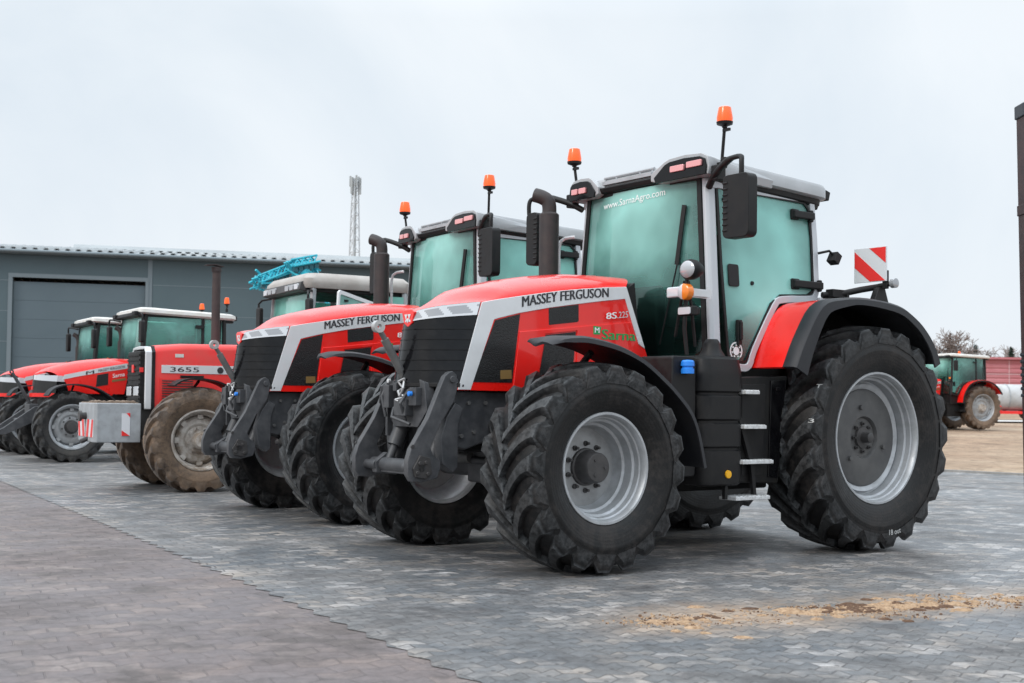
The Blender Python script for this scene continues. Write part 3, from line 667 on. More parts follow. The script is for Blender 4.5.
        for x, k, dz in ((1.69,1.,0),(1.66,1.02,.004),(1.4,1.,-.004),(1.15,.96,-.03),(.9,.9,-.06)):
            rings.append([(x, sg*(.54+(y-.54)*k), (z if z < 3.06 else 3.06+(z-3.06)*max(.05, 1-(1.69-x)/.9))+ (x-1.69)*.03) for y, z in out])
        b.loft(rings); pod = b.build('lamp_pod', 'roofgrey', rf, bevel=.006, smooth=45)
        b = MB()
        b.prism([(sg*y, z) for y, z in inn], 'x', 1.685, 1.705); b.build('pod_face', 'gloss_black', rf, bevel=.003)
        for y0, y1, z0 in (((.455,.61,3.045),(.64,.805,3.055)) if sg > 0 else ((.61,.70,3.02),(.72,.80,3.02))):
            b = MB(); b.prism(rrect(min(sg*y0,sg*y1), max(sg*y0,sg*y1), z0, z0+.050, .010), 'x', 1.70, 1.722); b.build('roof_lamp', 'lens_red', rf, bevel=.004)
        b = MB(); b.box((.20,sg*.62,2.93), (.09,.15,.085), Matrix.Rotation(D(-25),3,'Y')); b.tube([(.2,sg*.62,2.93),(.25,sg*.62,2.99)], .02, 8); b.box((.125,sg*.70,3.0), (.07,.12,.08), Matrix.Rotation(D(-15),3,'Y')); b.build('roof_rear_lamp', 'black', rf, bevel=.012)
        beacon(T, (1.57,sg*.885,3.05), (1.60,sg*.925+.02,3.51 if sg > 0 else 3.475))
        b = MB(); b.box((1.57,sg*.875,3.06), (.06,.10,.05)); b.box((1.62,sg*.90,2.99), (.1,.07,.12)); b.build('beacon_bracket', 'black', rf, bevel=.01)
    b = MB()
    b.tube([(1.62,-.46,3.135),(1.62,.17,3.135)], .013, 8)
    for y in (-.45,-.3,0,.15): b.tube([(1.62,y,3.06),(1.62,y,3.145)], .011, 6)
    b.box((1.60,-.14,3.085), (.12,.62,.03)); b.build('roof_rail', 'rim', rf)
    # ---- mirrors on arms
    for sg in (1, -1):
        b = MB(); b.tube(smooth_path([(1.60,sg*.78,2.90),(1.66,sg*.90,2.97),(1.74,sg*1.12,3.045),(1.78,sg*1.28,3.045),(1.80,sg*1.31,3.0),(1.80,sg*1.31,2.90)],3), [.028]*7+[.020]*9, 10)
        arm = b.build('mirror_arm', 'black', T)
        b = MB(); m0, m1 = (1.175, 1.435) if sg > 0 else (1.115, 1.275)
        b.prism(rrect(min(sg*m0,sg*m1), max(sg*m0,sg*m1), 2.42, 2.90, .045, 5), 'x', 1.76, 1.86)
        for k in range(9): b.box((1.862, sg*(m0+.025), 2.48+k*.045), (.012,.05,.016))
        b.build('mirror_housing', 'black', arm, bevel=.022)
        b = MB(); b.prism(rrect(min(sg*m0+sg*.02,sg*m1-sg*.02), max(sg*m0+sg*.02,sg*m1-sg*.02), 2.44, 2.88, .035, 4), 'x', 1.752, 1.757); b.build('mirror_glass', 'lens_dark', arm)
        b = MB(); b.tube(smooth_path([(1.62,sg*.82,1.95),(1.72,sg*.93,2.0),(1.74,sg*.94,2.4),(1.73,sg*.93,2.62),(1.64,sg*.84,2.66)],3), .016, 8)
        if sg < 0: b.build('grab_rail', 'silver', T)
        else: b.bm.free()
    # ---- exhaust at the right of the cab
    b = MB(); px, py = 1.90, -.885
    b.tube([(px,py,1.45),(px,py,2.84)], .088, 22); b.tube([(px,py,2.84),(px,py,2.86)], [.088,.066], 22)
    b.tube(smooth_path([(px,py,2.84),(px,py,2.91),(px+.012,py-.012,2.965),(px+.05,py-.05,3.0),(px+.085,py-.10,3.02)],3), .064, 18, caps=False)
    b.build('exhaust', 'exhaust', T, bevel=.004)
    # ---- left work lamp and indicator cluster
    b = MB(); b.bar((1.66,.86,2.03),(1.98,.90,2.03), .02,.07); b.box((1.80,.895,2.03), (.18,.03,.05)); ls = b.build('lamp_bracket', 'silver', T)
    b = MB(); b.tube([(1.93,.88,1.55),(1.96,.88,1.75),(1.95,.90,2.20)], .016, 8); b.tube([(1.80,.84,1.62),(1.92,.88,2.12)], .012, 8); b.tube([(1.88,.70,1.70),(1.94,.86,2.12)], .012, 8)
    b.build('lamp_arm', 'black', ls)
    for sg in (1,):
        b = MB(); b.lathe([(1.99,.0),(2.0,.085),(1.975,.10),(1.93,.095),(1.87,.06),(1.86,0)], 24, 'x', (0,.90,2.185)); w = b.build('work_lamp', 'black', T, bevel=.003)
        for v in w.data.vertices: v.co.z = 2.20+(v.co.z-2.185)*.80; v.co.y = .945+(v.co.y-.90)*.98
        b = MB(); b.lathe([(2.0,0),(2.0,.086),(2.012,.07),(2.02,0)], 24, 'x', (0,.90,2.185))
        for v in b.bm.verts: v.co.z = 2.20+(v.co.z-2.185)*.76; v.co.y = .945+(v.co.y-.90)*.92
        b.build('lamp_lens', 'worklens', w)
    b = MB(); b.lathe([(1.96,0),(1.96,.062),(2.01,.06),(2.02,.045),(2.022,0)], 22, 'x', (0,.915,2.03)); il = b.build('indicator', 'lens', T, smooth=40)
    b = MB(); b.lathe([(1.958,0),(1.958,.0635),(2.012,.0615),(2.022,.046),(2.024,0)], 12, 'x', (0,.915,2.03), 0, -PI/2, PI/2); b.build('amber_half', 'amber', il)
    b = MB(); b.box((1.96,.78,2.035), (.06,.15,.085)); b.build('side_lamp', 'lens', T, bevel=.015)
    b = MB(); b.box((1.95,.905,1.885), (.06,.16,.075)); b.box((1.91,.905,1.885), (.06,.13,.06)); w = b.build('lower_lamp', 'black', T, bevel=.012)
    b = MB(); b.prism(rrect(.84,.97,1.858,1.912,.012), 'x', 1.982, 1.99); b.build('lower_lamp_lens', 'lens', w)
    # ---- tanks, steps and tool box on the left, plain tank on the right
    for sg in (1, -1):
        b = MB(); rings = []
        for z, k in ((.545,.90),(.56,.98),(.60,1.),(.79,1.),(.81,1.),(.82,.935),(.835,.935),(.85,1.),(1.0,1.),(1.02,1.0),(1.03,.935),(1.045,.935),(1.06,1.),(1.23,1.),(1.245,.935),(1.26,.935),(1.275,1.),(1.40,1.),(1.44,.985),(1.52,.93),(1.545,.80)):
            c = (1.685, .80); q = rrect(1.46, 1.925, .55, 1.06, .09, 5)
            rings.append([(c[0]+(x-c[0])*k, sg*(c[1]+(y-c[1])*k), z) for x, y in q])
        b.loft(rings); tk = b.build('side_tank', 'black', T, smooth=40)
        b = MB(); b.lathe([(1.53,.115),(1.56,.10),(1.60,.075),(1.64,.068),(1.66,.06),(1.68,.045),(1.68,0)], 20, 'z', (1.66, sg*.88, 0)); b.build('filler_neck', 'black', tk)
        b = MB(); b.lathe([(0,0),(0,.032),(.012*sg,.03),(.014*sg,0)], 16, 'y', (1.66, sg*1.06, .635)); b.build('yellow_plug', 'yellow', tk)
        b = MB(); b.prism(rrect(1.94,2.19,.62,1.535,.03), 'y', sg*.62, sg*.99); pb = b.build('side_panel', 'black', T, bevel=.012)
        if sg > 0:
            b = MB(); b.lathe([(1.40,0),(1.40,.05),(1.435,.05),(1.44,.042),(1.452,.042),(1.458,.052),(1.49,.05),(1.50,.04),(1.505,0)], 20, 'z', (2.07,1.03,0)); b.build('filler_cap', 'blue', pb, smooth=30)
        b = MB(); b.prism([(.89,1.412),(1.46,1.39),(1.46,.56),(1.0,.54),(.985,.6)], 'y', sg*.62, sg*.985); tb = b.build('tool_box', 'chassis', T, bevel=.015)
        b = MB(); b.prism([(.925,1.375),(1.10,1.368),(1.13,.60),(1.02,.585)], 'y', sg*.985, sg*.997); b.box((1.02,sg*1.0,1.30),(.06,.02,.03)); b.build('box_lid', 'gloss_black', tb, bevel=.004)
        b = MB(); b.prism([(1.16,1.34),(1.43,1.33),(1.43,.62),(1.19,.61)], 'y', sg*.980, sg*.989); b.build('step_recess', 'black', tb, bevel=.003)
    b = MB()
    b.prism([(1.60,1.30),(1.57,1.30),(1.33,.70),(1.30,.44),(1.33,.44),(1.37,.70)], 'y', 1.0, 1.03); b.prism([(1.62,1.30),(1.60,1.30),(1.63,.44),(1.66,.44)], 'y', 1.0, 1.03)
    st = b.build('step_side', 'black', T)
    for x0, x1, z in ((1.585,1.425,1.268),(1.598,1.345,.998),(1.613,1.262,.724),(1.69,1.30,.445)):
        b = MB(); x0 -= .09; x1 -= .09; b.box(((x0+x1)/2,1.00,z), (abs(x0-x1),.18,.028))
        for k in range(8): b.box((lerp(x0,x1,(k+.5)/8),1.00,z+.016), (abs(x0-x1)/16,.17,.008))
        b.build('step_tread', 'galv', st, bevel=.004)
    # ---- rear mudguards
    RF = [(1.19,1.47),(1.07,1.70),(.87,1.965),(.62,2.035),(.284,2.055),(-.126,2.02),(-.36,1.93),(-.52,1.82),(-.64,1.69),(-.71,1.555)]
    rp = smooth_path([(x,0,z) for x, z in RF], 4)
    for sg in (1, -1):
        def ring(i, prof):
            p = rp[i]; t = (rp[min(i+1,len(rp)-1)]-rp[max(i-1,0)]).normalized(); u = V((t.z,0,-t.x)); u = u if u.dot(V((0,0,.95))-p) > 0 else -u
            return [((p+u*d).x, sg*y, (p+u*d).z) for y, d in prof]
        n = len(rp)
        b = MB(); b.loft([ring(i, [(.86,0),(1.10,-.005),(1.205,.0),(1.205,.02),(.86,.02)]) for i in range(0, 12)])
        rm = b.build('rear_mudguard', 'red', T, smooth=45)
        b = MB(); b.loft([ring(i, [(.86,0),(1.20,0),(1.20,.02),(.86,.02)]) for i in range(11, n)])
        rg = []
        for i in range(n):
            f = i/(n-1); w = lerp(.15,.055,min(1,f/.4)) if f < .4 else lerp(.055,.10,(f-.4)/.6)
            rg.append(ring(i, [(1.18,.002),(1.21,-.008),(1.30,-.006),(1.325,.012),(1.33,w),(1.315,w),(1.305,.03),(1.20,.018)]))
        b.loft(rg); b.build('mudguard_flare', 'fender', rm, smooth=40)
        b = MB(); b.bar((1.14,sg*1.0,1.50),(1.0,sg*1.0,1.50),.05,.03); b.tube([(1.12,sg*1.03,1.49),(1.12,sg*1.06,1.515),(.96,sg*1.06,1.515),(.96,sg*1.03,1.49)], .010, 6); b.build('mudguard_handle', 'black', rm)
        b = MB(); b.prism([(x,z) for x, z in RF]+[(-.6,1.0),(.9,1.0)], 'y', sg*.60, sg*.64); b.loft([ring(i, [(.62,.004),(.87,.004),(.87,.02),(.62,.02)]) for i in range(0, n)]); b.build('mudguard_wall', 'chassis', rm)
        # lamp on the cab rear corner
        b = MB(); b.tube([(.335,sg*.83,2.47),(.27,sg*.90,2.49),(.22,sg*.90,2.46)], .012, 8); b.box((.205,sg*.90,2.43), (.07,.09,.09), Matrix.Rotation(D(-30),3,'Y')); b.build('rear_work_lamp', 'black', T, bevel=.012)
    # ---- rear marker board on its folding arm
    b = MB(); b.tube([(.34,.88,2.11),(.20,.94,2.12),(-.02,1.0,2.17),(-.20,1.06,2.205)], .028, 10); b.box((.22,.93,2.125), (.17,.08,.07)); b.prism([(-.27,2.02),(-.03,2.02),(-.12,2.19),(-.20,2.19)], 'y', 1.06, 1.12)
    b.tube([(-.18,1.04,2.205),(-.20,1.20,2.225)], .022, 10); b.box((-.185,1.135,2.26), (.03,.05,.16)); b.box((.12,.97,2.09), (.03,.03,.10))
    ma = b.build('marker_arm', 'black', T, bevel=.006)
    b = MB(); b.lathe([(1.19,0),(1.19,.042),(1.23,.042),(1.24,0)], 14, 'y', (-.20,0,2.225)); b.build('marker_lamp', 'lens_dark', ma)
    b = MB(); z0, z1, y0, y1 = 2.245, 2.545, .83, 1.165
    b.box((-.160,(y0+y1)/2,(z0+z1)/2), (.012,y1-y0,z1-z0))
    bd = b.build('warning_board', 'sign_white', T, bevel=.002)
    b = MB()
    for x0, x1 in ((-.153,-.151),(-.169,-.167)):
        w = y1-y0-.012; h = z1-z0-.012; a, c = y0+.006, z0+.006
        # seen from the front the stripes fall from upper left to lower right: + y is the right-hand side of the picture
        b.prism([(a,c+h*.93),(a,c+h*.45),(a+w*.50,c),(a+w*.98,c)], 'x', x0, x1)
        b.prism([(a+w*.48,c+h),(a+w,c+h),(a+w,c+h*.52)], 'x', x0, x1)
    b.build('red_stripe', 'sign_red', bd, smooth=0)
    # chalk marks on the rear tyre shoulder
    tag(T, cat='tractor', group='red tractors parked in a row')
    return T
# ------------------------------------------------------------------ older boxy tractor with ballast block
def make_old_tractor():
    T = empty('tractor', (0,0,0))
    # hood: boxy, top edge rounded
    b = MB(); rings = []
    for x, zt in ((1.62,1.895),(2.14,1.892),(2.82,1.880),(3.15,1.850),(3.22,1.835)):
        w = .365; r = .06
        q = [(-w,1.03),(-w,zt-.085),(-w+.012,zt-.045),(-w+.05,zt-.015),(-w+.14,zt),(0,zt+.012),(w-.14,zt),(w-.05,zt-.015),(w-.012,zt-.045),(w,zt-.085),(w,1.03)]
        rings.append([(x,y,z) for y, z in q])
    b.loft(rings, True, True); hood = b.build('hood', 'old_red', T, smooth=45)
    b = MB(); 
    for x0, x1, k in ((3.22,3.262,1.0),):
        q = [(-.372,1.03),(-.372,1.76),(-.30,1.84),(0,1.85),(.30,1.84),(.372,1.76),(.372,1.03)]; b.prism(q, 'x', x0, x1)
    b.build('hood_gasket', 'black', hood)
    b = MB(); q = [(-.375,1.03),(-.375,1.765),(-.31,1.83),(0,1.842),(.31,1.83),(.375,1.765),(.375,1.03),(.33,1.03),(.33,1.745),(.28,1.795),(-.28,1.795),(-.33,1.745),(-.33,1.03)]
    b.prism(q, 'x', 3.262, 3.345); b.build('grille_frame', 'silver', T, bevel=.012)
    b = MB(); b.box((3.33,0,1.40),(.14,.66,.74)); g = b.build('front_grille', 'black', T, bevel=.01)
    b = MB()
    for k in range(11): b.box((3.405,0,1.10+k*.062), (.02,.64,.02))
    for k in range(11): b.box((3.37,.334,1.10+k*.062), (.06,.012,.02)); b.box((3.37,-.334,1.10+k*.062), (.06,.012,.02))
    b.build('grille_bar', 'chassis', g)
    for sg in (1, -1):
        b = MB(); b.box((3.412,sg*.19,1.26), (.02,.24,.12)); b.build('headlight', 'lens', g, bevel=.01)
    b = MB(); b.box((3.41,0,1.55),(.02,.10,.10)); b.box((3.385,.342,1.53),(.05,.01,.06)); b.build('nose_badge', 'sign_red', g, bevel=.008)
    for sg in (1, -1):
        s = sg*.365
        b = MB(); b.prism([(3.14,1.495),(3.14,1.598),(1.66,1.610),(1.66,1.495)], 'y', s, s+sg*.006); st = b.build('silver_stripe', 'silver', hood, smooth=0, bevel=.002)
        b = MB(); b.prism([(3.165,1.10),(3.165,1.425),(2.70,1.425),(2.70,1.10)], 'y', s, s+sg*.006); pn = b.build('louvre_panel', 'old_red', hood, smooth=0)
        b = MB()
        for k in range(9): b.prism([(3.13,1.135+k*.032),(3.13,1.148+k*.032),(2.735,1.148+k*.032),(2.735,1.135+k*.032)], 'y', s+sg*.006, s+sg*.012)
        b.build('louvre_slot', 'hub', pn, smooth=0)
        x0, x1 = (3.03,2.66) if sg > 0 else (2.66,3.03)
        text('3655', 'model_number', 'lettering', hood, lambda u, v, x0=x0, x1=x1, s=s, sg=sg: (lerp(x0,x1,u), s+sg*.0075, 1.515+v*.062), .02)
        x0, x1 = (2.30,1.75) if sg > 0 else (1.75,2.30)
        text('MASSEY', 'maker_lettering', 'lettering', hood, lambda u, v, x0=x0, x1=x1, s=s, sg=sg: (lerp(x0,x1,u), s+sg*.0075, 1.515+v*.06), .04)
        b = MB(); b.lathe([(s+sg*.006,0),(s+sg*.006,.042),(s+sg*.010,.042),(s+sg*.010,0)], 16, 'y', (2.38,0,1.545)); b.build('maker_emblem', 'lettering', hood)
        b = MB(); b.prism([(2.97,1.70),(2.97,1.745),(2.86,1.745),(2.86,1.70)], 'y', s, s+sg*.004); b.build('white_sticker', 'white', hood, smooth=0)
        b = MB(); b.box((2.75,s+sg*.012,1.455),(.30,.02,.03)); b.build('hood_catch', 'black', hood)
    b = MB(); b.box((2.4,0,.86),(2.1,.6,.42)); b.box((.9,0,.85),(2.2,.6,.6)); b.box((3.2,0,.86),(.40,.62,.36)); b.tube([(0,-.7,.80),(0,.7,.80)], .17, 16); b.tube([(2.8,-.65,.62),(2.8,.65,.62)], .12, 14)
    b.build('chassis', 'hub', T, bevel=.02)
    # ballast: open-topped steel box in front of the grille
    b = MB(); b.prism([(3.42,-.52),(3.42,.52),(3.95,.52),(3.98,.49),(3.98,-.49),(3.95,-.52)], 'z', .617, 1.105); bl = b.build('ballast_block', 'ballast', T, bevel=.012, smooth=0)
    b = MB(); b.prism([(3.45,-.49),(3.45,.49),(3.95,.49),(3.95,-.49)], 'z', 1.105, 1.118)
    for k in range(40): b.ball((3.47+rnd.random()*.46, rnd.uniform(-.38,.38), 1.122), rnd.uniform(.012,.03), (1.4,1.2,.7), 6)
    b.build('dirt_on_ballast', 'muck', bl, smooth=60)
    b = MB(); b.tube([(3.98,.0,.94),(4.06,.0,.94)], .045, 12); b.lathe([(4.04,.0),(4.04,.07),(4.07,.07),(4.07,0)],14,'x',(0,.0,.94)); b.tube([(3.97,.1,.66),(4.06,.1,.62)],.03,8); b.build('tow_pin', 'hub', bl)
    for sg in (1, -1):
        b = MB(); b.prism([(3.655,.70),(3.655,.985),(3.555,.985),(3.555,.70)], 'y', sg*.52, sg*.524); mk = b.build('marker_plate', 'sign_white', bl, smooth=0)
        b = MB(); b.prism([(3.655,.70),(3.655,.77),(3.555,.70)], 'y', sg*.524, sg*.527); b.prism([(3.655,.985),(3.60,.985),(3.555,.93),(3.555,.985)], 'y', sg*.524, sg*.527); b.build('red_stripe', 'sign_red', mk, smooth=0)
        # striped plate across the chamfer: white plate with two slanting red bars
        nrm = V((.12,sg*.16,0)).normalized(); p0 = V((3.98,sg*.03,0)); p1 = V((3.98,sg*.49,0)); off = nrm*0
        nn = V((sg*(p1-p0).y, -sg*(p1-p0).x, 0)).normalized()
        nn = nn if nn.dot(V((1,sg,0))) > 0 else -nn
        def P(u, z, d): q = p0.lerp(p1, u) + nn*d; return (q.x, q.y, z)
        b = MB(); b.loft([[P(.05,.68,d),P(.95,.68,d),P(.95,.90,d),P(.05,.90,d)] for d in (.001,.006)]); mk = b.build('marker_plate', 'sign_white', bl, smooth=0)
        b = MB()
        for u0, u1, u2, u3 in ((.05,.30,.45,.20),(.60,.85,.95,.75)): b.loft([[P(u0,.68,d),P(u1,.68,d),P(u2,.90,d),P(u3,.90,d)] for d in (.006,.009)])
        b.build('red_stripe', 'sign_red', mk, smooth=0)
    for sg in (1, -1):
        make_wheel('front_wheel', T, (2.77,sg*.78,.655), sg, .668, .42, .37, 18, .042, .36, 'tyre_muddy', 'plain', .03)
        make_wheel('rear_wheel', T, (0,sg*.80,.86), sg, .865, .52, .49, 20, .045, .36, 'tyre_muddy', 'plain', .034)
        FF = [(3.12,1.33),(3.0,1.40),(2.8,1.42),(2.55,1.38),(2.35,1.27),(2.2,1.1)]
        b = MB(); b.strip(smooth_path([(x,sg*.78,z) for x, z in FF],3), .36, .02, (0,1,0)); b.tube([(2.77,sg*.5,.7),(2.77,sg*.5,1.3),(2.77,sg*.75,1.39)],.02,8); b.build('front_mudguard', 'black', T)
        RF = [(1.0,1.15),(.85,1.5),(.6,1.75),(.2,1.86),(-.25,1.82),(-.6,1.6),(-.8,1.3)]
        b = MB(); b.strip(smooth_path([(x,sg*.84,z) for x, z in RF],3), .50, .03, (0,1,0)); b.build('rear_mudguard', 'old_red', T)
    # tall straight exhaust with rain flap
    b = MB(); b.tube([(2.27,-.26,1.85),(2.27,-.26,2.0),(2.265,-.27,2.93)], [.075,.058,.056], 18); b.tube([(2.265,-.27,2.90),(2.27,-.27,2.965)], .066, 18)
    b.prism([(2.19,2.965),(2.30,2.985),(2.42,2.975),(2.42,2.985),(2.30,3.0),(2.19,2.975)], 'y', -.33, -.20)
    b.build('exhaust', 'rust', T)
    # cab
    b = MB()
    for sg in (1, -1):
        b.bar((1.34,sg*.80,1.35),(1.27,sg*.78,2.66), .06,.06); b.bar((.38,sg*.82,1.7),(.36,sg*.80,2.66), .06,.06); b.bar((-.08,sg*.80,1.7),(-.05,sg*.78,2.66), .06,.06)
        b.bar((1.34,sg*.80,1.40),(-.1,sg*.82,1.72), .05,.05)
    fr = b.build('cab_frame', 'ballast', T, bevel=.008)
    def sh(r, s): return [((x-.65)*s+.65, y*s, z) for x, y, z in r]
    ol = rrect(-.14, 1.38, -.82, .82, .12, 5)
    b = MB(); b.loft([[(x,y,2.66) for x, y in ol], sh([(x,y,2.72) for x, y in ol],1.03), sh([(x,y,2.79) for x, y in ol],1.02), sh([(x,y,2.86) for x, y in ol],.93), sh([(x,y,2.885) for x, y in ol],.7)]); rf = b.build('roof', 'roofbeige', T, smooth=40)
    b = MB(); b.prism([(1.36,2.615),(1.46,2.63),(1.43,2.74),(1.36,2.76)], 'y', -.74, .74); b.build('lamp_strip', 'hub', rf, bevel=.01)
    for y in (-.62,-.44,-.26,.26,.44,.62):
        b = MB(); b.prism(rrect(y-.07,y+.07,2.645,2.715,.015), 'x', 1.44, 1.462); b.build('roof_lamp', 'lens_dark' if abs(y) < .6 else 'lens', rf)
    b = MB(); b.box((.65,0,2.635),(1.42,1.50,.05)); b.build('roof_underside', 'black', rf, bevel=.01)
    b = MB(); b.grid(lambda u, v: (lerp(1.335,1.28,v)+.03*(1-(2*u-1)**2), lerp(-.75,.75,u)*lerp(1.01,.98,v), lerp(1.40,2.60,v)), 8, 3); b.build('windscreen', 'glass_clear', T, smooth=60)
    b = MB(); b.prism([(1.30,1.45),(1.25,2.60),(.40,2.60),(.42,1.66)], 'y', -.805, -.80); b.build('cab_door', 'glass_clear', T, smooth=0)
    for sg in (1, -1):
        b = MB(); b.prism([(.33,1.75),(.33,2.60),(-.03,2.60),(-.05,1.75)], 'y', sg*.80, sg*.805); b.build('quarter_window', 'glass_clear', T, smooth=0)
    b = MB(); b.face([(-.07,-.74,2.6),(-.07,.74,2.6),(-.09,.76,1.7),(-.09,-.76,1.7)]); b.build('rear_window', 'glass_clear', T, smooth=0)
    # left door swung open on its rear hinge
    a = D(34); ux = V((math.cos(a), math.sin(a), 0)); h0 = V((.40,.83,0)); nn = V((-ux.y, ux.x, 0))
    fr2 = [(0,1.62),(.0,2.46),(.02,2.50),(.86,2.60),(.90,2.57),(.97,1.50),(.5,1.36)]
    inn = [(.05,1.66),(.05,2.44),(.07,2.455),(.84,2.548),(.865,2.53),(.92,1.54),(.5,1.42)]
    b = MB()
    for d in (-.012, .012): pass
    n = len(fr2); R0 = [[h0+ux*u+nn*d+V((0,0,z)) for u, z in fr2] for d in (-.014,.014)]; R1 = [[h0+ux*u+nn*d+V((0,0,z)) for u, z in inn] for d in (-.014,.014)]
    for i in range(n):
        j = (i+1) % n; b.face([R0[0][i],R0[0][j],R1[0][j],R1[0][i]]); b.face([R0[1][i],R1[1][i],R1[1][j],R0[1][j]]); b.face([R0[0][i],R0[1][i],R0[1][j],R0[0][j]]); b.face([R1[0][i],R1[0][j],R1[1][j],R1[1][i]])
    dr = b.build('cab_door', 'silver', T, smooth=0)
    b = MB(); b.face([h0+ux*u+V((0,0,z)) for u, z in inn]); b.build('door_glass', 'glass_clear', dr, smooth=0)
    b = MB(); 
    for u, z in ((.12,2.36),(.72,2.47)): q = h0+ux*u; b.box((q.x,q.y+.01,z),(.06,.03,.03))
    q = h0+ux*.88; b.box((q.x,q.y+.02,1.75),(.04,.05,.16)); b.build('door_handle', 'black', dr)
    for sg in (1, -1):
        b = MB(); b.tube([(1.30,sg*.80,2.62),(1.40,sg*.92,2.60),(1.42,sg*(.98 if sg > 0 else 1.02),2.55),(1.42,sg*1.0,2.15)], .016, 8); ar = b.build('mirror_arm', 'black', T)
        b = MB(); b.prism(rrect(sg*1.0-.085, sg*1.0+.085, 2.17, 2.50, .04), 'x', 1.38, 1.44); b.build('mirror_housing', 'black', ar, bevel=.015)
    b = MB(); b.box((.55,0,1.35),(1.5,1.3,.5)); b.build('cab_floor', 'chassis', T, bevel=.02)
    b = MB(); b.prism(rrect(-.24,.24,1.55,1.75,.06), 'x', .3, .8); b.prism(rrect(-.23,.23,1.7,2.25,.08), 'x', .25, .38); b.build('driver_seat', 'interior', T, bevel=.03)
    b = MB(); b.prism([(1.32,1.35),(1.30,1.85),(1.16,1.88),(1.08,1.35)], 'y', -.33, .33)
    b.lathe([(-.015,.19),(0,.205),(.015,.19),(0,.175),(-.015,.19)], 24, 'z', (.98,0,1.95)); b.build('dashboard', 'interior', T, bevel=.02)
    b = MB(); b.box((.95,.90,1.05),(.10,.22,.03)); b.box((.95,.92,.72),(.12,.22,.03)); b.box((1.02,.90,.85),(.03,.22,.5)); b.build('step', 'black', T)
    return T

